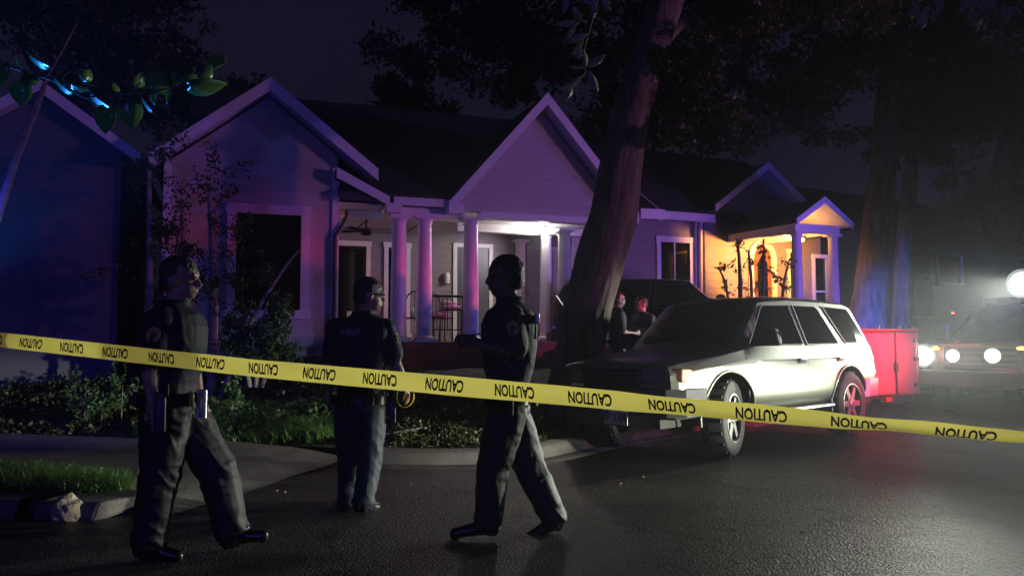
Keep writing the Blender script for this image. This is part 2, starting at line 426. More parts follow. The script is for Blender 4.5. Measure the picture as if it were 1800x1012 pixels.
# driveway running off to the left, its apron dropping to the road
def driveway():
    A = [(-1.75, 8.85), (-2.3, 9.05), (-3.4, 9.35), (-7, 10.2), (-16, 11.4)]
    B = [(-2.55, 5.85), (-2.75, 6.15), (-3.5, 6.9), (-7, 7.75), (-16, 9.2)]
    vs = []; fs = []; N = 26; K = 14
    def lerp(P, t):
        t *= len(P) - 1; i = min(int(t), len(P) - 2); f = t - i
        return P[i][0] + (P[i + 1][0] - P[i][0]) * f, P[i][1] + (P[i + 1][1] - P[i][1]) * f
    for i in range(N + 1):
        t = i / N; a = lerp(A, t); b = lerp(B, t)
        for k in range(K + 1):
            s = k / K; x, y = a[0] + (b[0] - a[0]) * s, a[1] + (b[1] - a[1]) * s
            vs.append((x, y, .006 + .10 * sm(t / .5) + .02 * sm(abs(s - .5) * 2 - .6) + lump(x, y, 2, .008)))
    for i in range(N):
        for k in range(K): q = i * (K + 1) + k; fs.append((q, q + 1, q + K + 2, q + K + 1))
    me = bpy.data.meshes.new('driveway'); me.from_pydata(vs, [], fs); me.update(); me.materials.append(M['concrete'])
    me.polygons.foreach_set('use_smooth', [True] * len(fs))
    tag(link(bpy.data.objects.new('driveway', me)), kind='structure')
driveway()
# concrete walk between verge and yard
tag(strip('front_walk', [(-1.9, 9.75), (-1.2, 9.95), (-.5, 10.2)], [(-.35, .12), (-.34, .16), (.34, .18), (.35, .12)], 'concrete', lambda x, y: yard_z(x, y) - .135), kind='structure')
# near left verge with its own kerb
ISL = [(-14, 6.35), (-8, 6.2), (-4.2, 6.1), (-3.35, 6.08), (-3.05, 6.2), (-3.0, 6.4), (-3.2, 6.75), (-4.2, 7.2), (-8, 7.9), (-14, 8.7)]
isl = [Vector((x, y)) for x, y in ISL]
MB().prism([(x, y, -.03) for x, y in ISL], V(0, 0, .13)).build('verge', 'soil')['kind'] = 'structure'
ikerb = [(-14, 6.3), (-10, 6.2), (-6, 6.1), (-4.2, 6.05), (-3.62, 6.02)]
tag(strip('kerb', ikerb, [(-.14, -.02), (-.13, .01), (-.09, .105), (-.05, .13), (.10, .135), (.12, .02)], 'concrete'), kind='structure')
# cracked-off kerb end and a rough pale stone in front of the grass
b = MB().prism([(-3.5, 5.86, -.02), (-3.02, 5.84, -.02), (-2.86, 6.1, -.02), (-2.98, 6.36, -.02), (-3.5, 6.2, -.02)], V(.05, 0, .15)).build('kerb_fragment', 'concrete', bevel=.03)
tag(b, 'broken grey kerb end beside the pale stone at the grass corner', 'kerb')
def rock(name, c, r, label, m='rock', sub=3):
    bm = bmesh.new(); bmesh.ops.create_icosphere(bm, subdivisions=sub, radius=1)
    for v in bm.verts:
        f = 1 + .35 * noise.noise(v.co * 1.4 + Vector(c)) + .15 * noise.noise(v.co * 4)
        v.co = V(v.co.x * r[0] * f, v.co.y * r[1] * f, max(-.5, v.co.z) * r[2] * f)
    me = bpy.data.meshes.new(name); bm.to_mesh(me); bm.free(); me.materials.append(M[m])
    o = link(bpy.data.objects.new(name, me)); o.location = c
    if label: tag(o, label, 'rock')
    return o
rock('rock', (-3.22, 5.86, .06), (.11, .09, .12), 'pale jagged limestone rock at the end of the grass verge')
# litter on the road: tiny pale chips
for i, (px, py) in enumerate([(500, 865), (486, 862), (1000, 912), (1090, 850), (1410, 935), (1290, 930), (1548, 822), (720, 850), (560, 795), (1130, 838)]):
    g = ray(px, py); t = -(CAM_H - .004) / g.z; c = V(0, 0, CAM_H) + g * t
    tag(rock('gravel_chip', (c.x, c.y, c.z + .004), (.016, .013, .007), None, 'rock', 1), 'small pale gravel chip lying on the dark asphalt', 'stone', 'gravel chips scattered on the road')

# ------------------------------------------------------------------ grass and ground cover
def blades(pts, h, w):
    n = len(pts); p = np.asarray(pts); a = rng.uniform(0, 2 * np.pi, n)
    d = np.stack([np.cos(a), np.sin(a), np.zeros(n)], 1); hh = h * rng.uniform(.45, 1.25, n)[:, None]
    lean = rng.normal(size=(n, 3)) * .45; lean[:, 2] = 1
    mid = p + lean * hh * .55; tip = p + lean * hh + np.c_[rng.normal(size=(n, 2)) * .35 * hh, -.15 * hh]
    v = np.stack([p - d * w, p + d * w, mid + d * w * .7, mid - d * w * .7, tip], 1).reshape(-1, 3)
    q = np.arange(n)[:, None] * 5
    f = np.concatenate([q + np.array([0, 1, 2]), q + np.array([0, 2, 3]), q + np.array([3, 2, 4])])
    return v, f
def inside(x, y, poly):
    c = False; j = len(poly) - 1
    for i in range(len(poly)):
        if (poly[i][1] > y) != (poly[j][1] > y) and x < (poly[j][0] - poly[i][0]) * (y - poly[i][1]) / (poly[j][1] - poly[i][1]) + poly[i][0]: c = not c
        j = i
    return c
pts = []
while len(pts) < 13000:
    x, y = random.uniform(-6.5, -3.05), random.uniform(6.15, 7.8)
    if inside(x, y, ISL) and inside(x, y - .06, ISL) and noise.noise(V(x * 1.6, y * 1.6, 0)) > -.35: pts.append((x, y, .095))
v, f = blades(pts, .16, .004)
tag(raw_mesh('grass', v, f, 'grass'), 'tall bright green grass on the near verge at the left', 'grass', kind='stuff')
pts = []
while len(pts) < 16000:
    x, y = random.uniform(-4.6, -1.7), random.uniform(9.4, 11.2)
    if kdist(x, y) > .15 and noise.noise(V(x * 1.1, y * 1.1, 5)) > -.25 and not (x > -2.1 and y < 10.2): pts.append((x, y, yard_z(x, y) - .01))
v, f = blades(pts, .20, .005)
tag(raw_mesh('grass', v, f, 'grass'), 'weedy green grass along the far edge of the driveway', 'grass', kind='stuff')
def cover(name, n, x0, x1, y0, y1, size, h, cond, label, m='leaf_ground', seed=0):
    pts = []; tries = 0
    while len(pts) < n and tries < n * 12:
        tries += 1
        x, y = random.uniform(x0, x1), random.uniform(y0, y1); k = noise.noise(V(x * 2.2, y * 2.2, seed))
        if kdist(x, y) > .16 and cond(x, y) and k > -.3: pts.append((x, y, yard_z(x, y) + random.random() * h * (.4 + k)))
    v, f = leaves(pts, size, .6, -.3)
    tag(raw_mesh(name, v, f, m), label, 'ground cover', kind='stuff')
cover('ground_cover', 15000, -1.6, .7, 8.6, 12.4, .055, .14, lambda x, y: True, 'low leafy ground cover and litter on the verge before the porch', seed=9)
cover('ground_cover', 5000, .3, 3.2, 9.4, 13, .055, .12, lambda x, y: True, 'dark leafy ground cover round the oak roots behind the SUV', seed=4)
cover('ground_cover', 11000, -8, -1.4, 9.6, 13, .07, .25, lambda x, y: y > 10.3, 'shaggy dark undergrowth below the house with the picture window', 'leaf_ground', 2)
cover('ground_cover', 7000, -4.6, -1.8, 9.6, 11.3, .07, .22, lambda x, y: True, 'bright green broad weeds behind the driveway', 'leaf_bush', 6)

# ------------------------------------------------------------------ houses
class Face:      # a facade line in plan; local frame x along, y inward, z up
    def __init__(s, px0, Y0, th):
        s.o = at(px0, HORIZON, Y0); s.o.z = 0; s.th = R(th)
        s.e = V(math.cos(s.th), math.sin(s.th), 0); s.n = V(-math.sin(s.th), math.cos(s.th), 0)
    def q(s, px, py, k=0.0):
        r = ray(px, py); o = s.o + s.n * k
        t = s.n.dot(o) / s.n.dot(Vector((r.x, r.y, 0)))
        p = r * t
        return (s.e.dot(Vector((p.x, p.y, 0)) - s.o), CAM_H + r.z * t)
    def w(s, x, y, z): return s.o + s.e * x + s.n * y + V(0, 0, z)
def siding(parent, P, lo, hi, z0, z1, m, holes=(), ex=.16):
    """each clapboard its own piece; P maps (u, out, z) to local space; lo/hi give the ends at a height"""
    z = z0
    while z < z1 - .02:
        zt = min(z + ex, z1); zm = (z + zt) / 2
        segs = [(lo(z), lo(zt), hi(z), hi(zt))]
        for h0, h1, hz0, hz1 in holes:
            if hz0 < zm < hz1:
                ns = []
                for a, a2, b, b2 in segs:
                    if h0 > a and h0 < b: ns.append((a, a2, h0, h0))
                    if h1 < b and h1 > a: ns.append((h1, h1, b, b2))
                    if h1 <= a or h0 >= b: ns.append((a, a2, b, b2))
                segs = ns
        for a, a2, b, b2 in segs:
            if b - a < .02 or b2 - a2 < -.02: continue
            b2 = max(b2, a2 + .001)
            j = random.uniform(-.0015, .0015)
            c = [P(a, 0, z), P(b, 0, z), P(a, .024 + j, z), P(b, .024 + j, z), P(a2, 0, zt), P(b2, 0, zt), P(a2, .009 + j, zt), P(b2, .009 + j, zt)]
            MB().hexa(c).build('siding_board', m, parent)
        z = zt
def gable_roof(parent, cx, zr, half, slope, y0, y1, th=.13, fascia=True, name='roof', fw=.17, sd=.6):
    """two slabs meeting on a ridge along y, with rake boards on the front edge"""
    ze = zr - half * slope
    roof = MB()
    for s in (-1, 1):
        a = [V(cx, y0, zr), V(cx + s * half, y0, ze), V(cx + s * half, y0, ze - th), V(cx, y0, zr - th)]
        roof.prism(a, V(0, y1 - y0, 0))
    r = roof.build(name, 'roof', parent)
    sof = MB()
    for s in (-1, 1):
        sof.prism([V(cx, y0 + .03, zr - th - .002), V(cx + s * (half - .02), y0 + .03, ze - th + .02 * slope - .002), V(cx + s * (half - .02), y0 + .03, ze - th + .02 * slope - .02), V(cx, y0 + .03, zr - th - .02)], V(0, sd, 0))
    sof.build('soffit', 'soffit', r)
    if fascia:
        for s in (-1, 1):
            MB().prism([V(cx + s * .001, y0 - .035, zr + .015), V(cx + s * (half + .02), y0 - .035, ze + .015 - .02 * slope), V(cx + s * (half + .02), y0 - .035, ze - fw - .02 * slope), V(cx + s * .001, y0 - .035, zr - fw - .02)], V(0, .032, 0)).build('rake_board', 'trim', r)
    return r
def window(parent, P, u0, u1, z0, z1, tw=.1, rail=None, mull=0, m='glass_dark', deep=.05):
    """trim boards, sashes and a set-back pane; P maps (u, out, z)"""
    def b(a, c, d, e, o0, o1): return [P(a, o0, d), P(c, o0, d), P(a, o1, d), P(c, o1, d), P(a, o0, e), P(c, o0, e), P(a, o1, e), P(c, o1, e)]
    w = MB().hexa(b(u0 + tw, u1 - tw, z0 + tw, z1 - tw, -.03, -.015)).build('window', m, parent)
    MB().hexa(b(u0, u0 + tw, z0 + tw, z1 - tw, -.03, .045)).build('frame', 'trim', w)
    MB().hexa(b(u1 - tw, u1, z0 + tw, z1 - tw, -.03, .045)).build('frame', 'trim', w)
    MB().hexa(b(u0 - .02, u1 + .02, z1 - tw, z1 + .02, -.03, .052)).build('frame', 'trim', w)
    MB().hexa(b(u0 - .03, u1 + .03, z0, z0 + tw, -.03, .07)).build('sill', 'trim', w)
    if rail: MB().hexa(b(u0 + tw, u1 - tw, rail, rail + .045, -.014, .01)).build('sash_rail', 'trim', w)
    for k in range(mull):
        x = u0 + tw + (u1 - u0 - 2 * tw) * (k + 1) / (mull + 1)
        MB().hexa(b(x - .014, x + .014, z0 + tw, (rail or z1 - tw) if False else z1 - tw, -.0145, .004)).build('muntin', 'trim', w)
    return w
def column(parent, x, y, z0, z1, r=.13):
    s = z1 - z0
    c = MB().lathe([(r * 1.02, z0 + .10), (r, z0 + .16), (r * .99, z0 + s * .4), (r * .86, z1 - .16), (r * .86, z1 - .12)], 24, c=(x, y, 0)).build('column', 'trim', parent, smooth=35)
    MB().box(x - r * 1.4, x + r * 1.4, y - r * 1.4, y + r * 1.4, z0, z0 + .05).lathe([(r * 1.3, z0 + .05), (r * 1.34, z0 + .075), (r * 1.05, z0 + .105)], 24, c=(x, y, 0)).build('base', 'trim', c, smooth=35)
    MB().lathe([(r * .98, z1 - .13), (r * .98, z1 - .11), (r * .88, z1 - .10), (r * 1.15, z1 - .05)], 24, c=(x, y, 0)).box(x - r * 1.3, x + r * 1.3, y - r * 1.3, y + r * 1.3, z1 - .05, z1).build('capital', 'trim', c, smooth=35)
    return c

# ---- house A: gabled wing with picture window, columned porch with steep portico gable
FA = Face(590, 14, 20)
def front(u, o, z): return V(u, -o, z)
hA = empty('porch_house', FA.o, FA.th, 'pale clapboard house with a steep portico gable on round white columns', 'house')
Z0 = .55
cx, zr, sl = -1.19, 5.67, .78
rk = lambda z: (zr - .22 - z) / sl
boxo('foundation', 'brick', hA, -2.78, -.02, .03, 6, .3, 1.0)
wall = MB().prism([V(-2.8, .03, 1.0), V(-.0, .03, 1.0), V(-.0, .03, 4.45), V(cx, .03, zr - .2), V(-2.8, .03, 4.2)], V(0, .12, 0)).build('wall', 'siding_a', hA)
siding(wall, front and (lambda u, o, z: V(u, .03 - o, z)), lambda z: max(-2.8, cx - rk(z)), lambda z: min(0, cx + rk(z)), .98, zr - .36, 'siding_a', [(-1.83, -.47, 1.62, 3.56)])
window(wall, lambda u, o, z: V(u, -o - .02, z), -1.83, -.47, 1.62, 3.56, .15)
boxo('corner_board', 'trim', hA, -.09, .03, -.03, .08, .98, 4.3)
boxo('corner_board', 'trim', hA, -2.83, -2.72, -.03, .05, .98, 4.3)
rw = boxo('side_wall', 'siding_a', hA, -.10, -.03, .16, 3.2, .98, 4.3)
siding(rw, lambda u, o, z: V(-.03 + o, u, z), lambda z: .16, lambda z: 3.15, .98, 3.6, 'siding_a')
lw = boxo('side_wall', 'siding_a', hA, -2.8, -2.7, .16, 6, .98, 4.25)
gable_roof(hA, cx, zr, 1.82, sl, -.38, 5.5, fw=.19)
# lower eave that carries on to the porch, with its own rake board
e0, e1 = FA.q(592, 300, -.3), FA.q(682, 350, -.3)
er = MB().prism([V(e0[0], -.28, e0[1] + .05), V(e1[0], -.28, e1[1] + .05), V(e1[0], -.28, e1[1] - .1), V(e0[0], -.28, e0[1] - .1)], V(0, 3.6, 0)).build('lower_eave', 'roof', hA)
MB().prism([V(e0[0], -.32, e0[1] + .06), V(e1[0] + .03, -.32, e1[1] + .045), V(e1[0] + .03, -.32, e1[1] - .12), V(e0[0], -.32, e0[1] - .12)], V(0, .035, 0)).build('rake_board', 'trim', er)
boxo('gutter_end', 'trim', hA, e1[0] - .02, e1[0] + .25, -.3, -.05, e1[1] - .22, e1[1] - .06)
# downspout from the eave to the wing corner
dsp = [V(.16, -.05, 3.55), V(.16, -.05, 3.42), V(.02, -.08, 3.16), V(-.04, -.08, 3.08), V(-.04, -.08, .95)]
MB().tube(dsp, .038, 10).build('downspout', 'trunk_grey', hA, smooth=40)
# main roof over house and porch
rsl = (7.0 - 3.84) / 5.45
mr = MB()
for xa, xb, ya in ((-2.6, -.001, .9), (0, 1.999, -.25), (2.0, 5.749, .3), (5.75, 6.35, -.25)):
    za = 3.84 + (ya + .25) * rsl
    mr.prism([V(xa, ya, za), V(xa, 5.2, 7.0), V(xa, 5.2, 6.85), V(xa, ya, za - .14)], V(xb - xa, 0, 0))
mr = mr.prism([V(-2.6, 5.2, 7.0), V(-2.6, 10.5, 3.9), V(-2.6, 10.5, 3.75), V(-2.6, 5.2, 6.85)], V(8.95, 0, 0)).build('main_roof', 'roof', hA)
MB().prism([V(6.35, -.27, 3.86), V(6.35, 5.2, 7.03), V(6.35, 5.2, 6.8), V(6.35, -.27, 3.64)], V(.05, 0, 0)).build('rake_board', 'trim', mr)
boxo('fascia', 'trim', mr, 5.9, 6.45, -.33, -.27, 3.66, 3.86)
boxo('fascia', 'trim', mr, .95, 1.98, -.31, -.26, 3.66, 3.80)
boxo('end_wall', 'siding_a', hA, 6.0, 6.15, 3.0, 10, .6, 4.6)
boxo('end_wall', 'siding_a', hA, 5.35, 6.1, 1.8, 1.95, .6, 3.6)
# back wall of the porch
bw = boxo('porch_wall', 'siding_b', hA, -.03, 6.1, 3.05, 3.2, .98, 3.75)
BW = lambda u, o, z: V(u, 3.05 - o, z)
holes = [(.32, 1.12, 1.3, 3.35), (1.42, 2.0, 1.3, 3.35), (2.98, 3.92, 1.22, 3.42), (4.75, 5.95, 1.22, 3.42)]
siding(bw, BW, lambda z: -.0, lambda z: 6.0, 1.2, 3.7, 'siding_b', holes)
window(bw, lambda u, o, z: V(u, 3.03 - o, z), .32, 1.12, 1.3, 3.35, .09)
window(bw, lambda u, o, z: V(u, 3.03 - o, z), 1.42, 2.0, 1.3, 3.35, .09)
def door(parent, P, u0, u1, z0, z1, m, knob=1, trim='trim'):
    def b(a, c, d, e, o0, o1): return [P(a, o0, d), P(c, o0, d), P(a, o1, d), P(c, o1, d), P(a, o0, e), P(c, o0, e), P(a, o1, e), P(c, o1, e)]
    d = MB().hexa(b(u0 + .09, u1 - .09, z0, z1 - .09, -.04, .0)).build('door', m, parent)
    for a, c, e, f in ((u0, u0 + .09, z0, z1), (u1 - .09, u1, z0, z1), (u0 + .09, u1 - .09, z1 - .09, z1)):
        MB().hexa(b(a, c, e, f, -.04, .04)).build('frame', trim, d)
    w = u1 - u0 - .18
    for i in range(2):
        for (p0, p1) in ((.12, .42), (.5, .92)):
            x0 = u0 + .09 + w * (.1 + .45 * i)
            MB().hexa(b(x0, x0 + w * .35, z0 + (z1 - z0) * p0, z0 + (z1 - z0) * p1 * .98, 0, .014)).build('panel', m, d)
    kx = u1 - .16 if knob > 0 else u0 + .16
    MB().ellipsoid(P(kx, .04, z0 + 1.0), (.03, .04, .03)).build('knob', 'metal', d, smooth=40)
    return d
door(bw, lambda u, o, z: V(u, 3.03 - o, z), 2.98, 3.92, 1.22, 3.42, 'door', -1)
door(bw, lambda u, o, z: V(u, 3.03 - o, z), 4.75, 5.95, 1.22, 3.42, 'soffit', 1)
# ceiling, beams, columns, deck
for i in range(14):
    y0 = -.05 + i * .222
    boxo('ceiling_board', 'soffit', hA, 0, 6.05, y0, y0 + .218, 3.66, 3.69)
boxo('beam', 'trim', hA, .95, 2.34, -.10, .12, 3.50, 3.655, bevel=.01)
boxo('beam', 'trim', hA, 2.62, 5.42, -.12, .12, 3.53, 3.655, bevel=.01)
boxo('beam', 'trim', hA, 2.62, 5.5, 1.42, 1.62, 3.48, 3.655, bevel=.01)
boxo('beam', 'trim', hA, .0, .9, .55, .72, 3.52, 3.655)
DK = 1.22
FA_c = [(FA.q(700, 590)[0], .0, .145), (FA.q(745, 590)[0], .0, .145), (FA.q(827, 590)[0], .0, .15), (5.3, .0, .15), (FA.q(992, 590, .9)[0], .9, .14), (FA.q(960, 590, 1.5)[0], 1.5, .135), (FA.q(915, 590, 2.85)[0], 2.85, .13)]
for i, (x, y, r) in enumerate(FA_c):
    column(hA, x, y, DK, 3.50 if i < 2 else 3.53, r)
dk = boxo('deck', 'deck', hA, .12, 5.6, -.2, 3.05, 1.10, 1.18)
for i in range(24):
    y0 = -.22 + i * .1363
    boxo('deck_board', 'deck', dk, .10, 5.62, y0, y0 + .131, 1.182, 1.22)
for i in range(4):
    boxo('skirt_board', 'deck', dk, .12, 4.05, -.235, -.215, .62 + i * .147, .62 + i * .147 + .138)
    boxo('skirt_board', 'deck', dk, 5.3, 5.62, -.235, -.215, .62 + i * .147, .62 + i * .147 + .138)
for i in range(3):
    boxo('step', 'deck', hA, 4.08, 5.25, -.22 - .3 * (i + 1), -.22 - .3 * i + .02, .60, 1.06 - .15 * i, bevel=.012)
# portico gable
px_, pz_, psl, ph = 3.88, 5.95, 1.14, 1.92
prk = lambda z: (pz_ - .24 - z) / psl
pd = MB().prism([V(px_ - 1.62, .0, 3.66), V(px_ + 1.62, .0, 3.66), V(px_ + 1.62, .0, 3.85), V(px_, .0, pz_ - .2), V(px_ - 1.62, .0, 3.85)], V(0, .1, 0)).build('pediment', 'siding_a', hA)
siding(pd, lambda u, o, z: V(u, .0 - o, z), lambda z: max(px_ - 1.66, px_ - prk(z)), lambda z: min(px_ + 1.66, px_ + prk(z)), 3.655, pz_ - .42, 'siding_a', ex=.17)
gable_roof(hA, px_, pz_, ph, psl, -.36, 4.0, name='portico_roof', fw=.2)
for s in (-1, 1):
    x = px_ + s * (ph - .13)
    boxo('eave_return', 'trim', hA, x - .14, x + .14, -.38, -.02, 3.55, 3.74)
# railings
def rail(parent, pts, posts, zlow=.55, balus=0):
    r = MB().tube(pts, .022, 8).build('railing', 'iron', parent, smooth=40)
    MB().tube([p - V(0, 0, .62) for p in pts], .012, 6).build('lower_rail', 'iron', r, smooth=40)
    for k in range(balus + 1):
        t = k / max(1, balus) * (len(pts) - 1); i = min(int(t), len(pts) - 2); p = pts[i].lerp(pts[i + 1], t - i)
        MB().tube([p, p - V(0, 0, .62 if 0 < k < balus else .84)], .009 if 0 < k < balus else .02, 6).build('baluster', 'iron', r)
    return r
rail(hA, [V(FA_c[1][0] + .15, .02, 2.06), V(FA_c[2][0] - .14, .02, 2.06)], 2, balus=6)
for x in (4.12, 5.22):
    rail(hA, [V(x, .0, 2.08), V(x, -.22, 2.08), V(x, -1.05, 1.58)], 2, balus=4)
# wall details
MB().lathe([(.06, 2.5), (.07, 2.56), (.07, 2.68), (.04, 2.74)], 12, c=(2.82, 2.95, 0)).build('wall_lantern', 'trim', hA, smooth=40)
nm = text_mesh('46', .17, .004)
for v_ in nm.vertices: v_.co = V(2.35 + v_.co.x, 3.012, 2.42 + v_.co.y)
nm.materials.append(M['iron']); link(bpy.data.objects.new('house_number', nm), hA)
boxo('notice', 'plate', hA, .62, .82, 2.955, 2.965, 1.62, 1.86)
# porch lamp: bright bulb under the beam near the inner column
lx, ly, lz = FA.q(957, 383, 1.33)[0], 1.33, 3.50
lampA = MB().lathe([(.07, 3.655), (.07, 3.62), (.05, 3.60)], 16, c=(lx, ly, 0)).build('lamp_base', 'trim', hA, smooth=40)
M['bulb'] = emit_mat('porch bulb', (1.0, 0.93, 0.86), 90)
MB().ellipsoid((lx, ly, 3.52), (.075, .075, .085)).build('bulb', 'bulb', lampA, smooth=60)
ld = bpy.data.lights.new('porch_light', 'SPOT'); ld.energy = 125; ld.color = (1, .92, .86); ld.shadow_soft_size = .07; ld.spot_size = R(165); ld.spot_blend = .5
lo_ = bpy.data.objects.new('porch_light', ld); COL.objects.link(lo_); lo_.location = FA.w(lx - .05, ly - .14, 3.44)
lo_.rotation_euler = (-FA.e + FA.n * .1 + V(0, 0, -.25)).to_track_quat('-Z', 'Y').to_euler()

# ---- things on the porch
def place(name, x, y, z, rz, label, cat): return empty(name, FA.w(x, y, z), FA.th + rz, label, cat)
t = place('ceiling_fan', .72, 1.2, 0, 0, 'ceiling fan with flat blades hung under the left porch ceiling', 'fan')
MB().tube([(0, 0, 3.655), (0, 0, 3.40)], .018, 8).build('rod', 'iron', t)
MB().lathe([(.04, 3.42), (.11, 3.40), (.12, 3.32), (.07, 3.27)], 16).build('motor', 'iron', t, smooth=40)
for k in range(5):
    a = k * 2 * math.pi / 5 + .2; d = V(math.cos(a), math.sin(a), 0); s_ = V(-d.y, d.x, 0)
    MB().prism([d * .12 - s_ * .05 + V(0, 0, 3.345), d * .62 - s_ * .07 + V(0, 0, 3.335), d * .62 + s_ * .07 + V(0, 0, 3.36), d * .12 + s_ * .05 + V(0, 0, 3.36)], V(0, 0, .01)).build('blade', 'glass_dark', t)
def metal_chair(name, x, y, rz, label, cushion=None):
    t = place(name, x, y, DK, rz, label, 'chair')
    for sx in (-.22, .22):
        MB().tube([(sx, -.22, 0), (sx, -.21, .44)], .014, 8).build('leg', 'iron', t)
        MB().tube([(sx, .24, 0), (sx, .2, .44)], .014, 8).build('leg', 'iron', t)
    MB().box(-.24, .24, -.24, .24, .44, .465).build('seat', 'iron', t, bevel=.01)
    arc = [V(-.22, .2, .45), V(-.23, .23, .75)] + [V(-.23 * math.cos(a), .25, .8 + .2 * math.sin(a)) for a in np.linspace(0, math.pi, 9)] + [V(.23, .23, .75), V(.22, .2, .45)]
    MB().tube(arc, .015, 8).build('back_hoop', 'iron', t, smooth=40)
    for sx in (-.12, -.04, .04, .12): MB().tube([(sx, .21, .46), (sx, .25, .97)], .007, 6).build('spindle', 'iron', t)
    if cushion: MB().ellipsoid((0, -.02, .53), (.25, .22, .07)).build('cushion', 'cushion', t, smooth=60)
    return t
metal_chair('porch_chair', FA.q(768, 560, 1.0)[0], 1.0, R(20), 'black hoop-back metal chair with pale cushion behind the porch columns', True)
metal_chair('porch_chair', FA.q(726, 560, 1.1)[0], 1.1, R(-30), 'dark metal porch chair between the two left columns')
t = place('side_table', FA.q(797, 560, .9)[0], .9, DK, 0, 'small dark iron table beside the cushioned porch chair', 'table')
MB().box(-.25, .25, -.2, .2, .60, .63).build('table_top', 'iron', t)
for sx in (-.22, .22):
    for sy in (-.17, .17): MB().tube([(sx, sy, 0), (sx, sy, .6)], .012, 6).build('leg', 'iron', t)
t = place('folded_cushion', FA.q(790, 560, .9)[0], .9, DK + .632, 0, 'pale folded cushion lying on the porch table', 'cushion')
MB().ellipsoid((0, 0, .05), (.22, .16, .05)).build('lower_fold', 'cushion', t, smooth=60)
MB().ellipsoid((-.02, 0, .12), (.19, .14, .045)).build('upper_fold', 'cushion', t, smooth=60)
b = MB().lathe([(.03, 0), (.034, .02), (.034, .14), (.014, .19), (.014, .23)], 12).build('bottle', 'metal', smooth=40)
b.location = FA.w(FA.q(724, 560, 1.1)[0], 1.05, DK + .468); tag(b, 'shiny steel bottle on the chair between the left columns', 'bottle')

# ---- house B: smaller house to the right with lit columned portico and arched door
FB = Face(1250, 19.5, 24)
hB = empty('portico_house', FB.o, FB.th, 'purple-lit house with small warm-lit portico and arched front door', 'house')
gL, gA = FB.q(1263, 357), FB.q(1352, 285)
bx, bz = gA; bh = bx - gL[0]; bs = (bz - gL[1]) / bh
brk = lambda z: (bz - .15 - z) / bs
boxo('foundation', 'brick', hB, -3.2, 4.2, .9, 7, .3, 1.2)
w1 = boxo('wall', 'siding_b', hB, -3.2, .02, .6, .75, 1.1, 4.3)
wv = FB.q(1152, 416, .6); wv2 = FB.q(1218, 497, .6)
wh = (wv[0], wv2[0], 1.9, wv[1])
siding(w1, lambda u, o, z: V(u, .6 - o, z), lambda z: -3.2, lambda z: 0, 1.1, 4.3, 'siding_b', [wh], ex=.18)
window(w1, lambda u, o, z: V(u, .58 - o, z), *wh, .12, rail=2.65, mull=1)
boxo('corner_board', 'trim', hB, -.06, .12, .48, .66, 1.1, 4.35)
MB().tube([(.2, .3, 4.3), (.05, .42, 4.15), (.02, .42, 1.1)], .05, 8).build('downspout', 'trim', hB, smooth=40)
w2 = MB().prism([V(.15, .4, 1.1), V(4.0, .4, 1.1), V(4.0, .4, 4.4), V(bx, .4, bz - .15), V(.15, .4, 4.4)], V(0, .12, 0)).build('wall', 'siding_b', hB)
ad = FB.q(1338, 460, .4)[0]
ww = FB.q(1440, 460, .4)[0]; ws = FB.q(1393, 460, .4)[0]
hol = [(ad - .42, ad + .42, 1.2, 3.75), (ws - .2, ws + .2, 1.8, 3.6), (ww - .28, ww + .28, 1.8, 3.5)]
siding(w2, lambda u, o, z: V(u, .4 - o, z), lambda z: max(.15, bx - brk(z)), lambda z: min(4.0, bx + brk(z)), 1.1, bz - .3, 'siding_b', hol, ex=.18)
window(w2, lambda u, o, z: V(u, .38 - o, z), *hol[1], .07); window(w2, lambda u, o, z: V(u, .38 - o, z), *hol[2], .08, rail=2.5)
# arched door: leaf, surround
N = 10
arch = [V(ad + .3 * math.cos(a), .36, 3.3 + .36 * math.sin(a)) for a in np.linspace(0, math.pi, N)]
dl = MB().prism([V(ad - .3, .36, 1.25), V(ad + .3, .36, 1.25)] + arch, V(0, .06, 0)).build('door', mat('brown timber door', (.16, .07, .03), .45, var=.2, stretch=(8, 1, 1)), hB)
sr = MB()
outer = [V(ad + .46 * math.cos(a), .33, 3.3 + .52 * math.sin(a)) for a in np.linspace(0, math.pi, N)]
inner = [V(q.x, .33, q.z) for q in arch]
po = [V(ad + .46, .33, 1.25)] + outer + [V(ad - .46, .33, 1.25)]; pi_ = [V(ad + .3, .33, 1.25)] + inner + [V(ad - .3, .33, 1.25)]
for i in range(len(po) - 1): sr.prism([po[i], po[i + 1], pi_[i + 1], pi_[i]], V(0, .08, 0))
sr.build('surround', 'trim', dl)
MB().prism([V(ad - .16, .345, 2.35), V(ad + .16, .345, 2.35), V(ad + .16, .345, 3.2), V(ad, .345, 3.45), V(ad - .16, .345, 3.2)], V(0, .012, 0)).build('pane', 'glass_dark', dl)
gable_roof(hB, bx, bz, bh + .05, bs, .05, 7, fw=.16)
m2 = MB().prism([V(-3.3, .25, 4.35), V(-3.3, 4.5, 7.0), V(-3.3, 4.5, 6.85), V(-3.3, .25, 4.2)], V(8.2, 0, 0)).build('main_roof', 'roof', hB)
boxo('fascia', 'trim', m2, -3.3, .35, .2, .245, 4.16, 4.36)
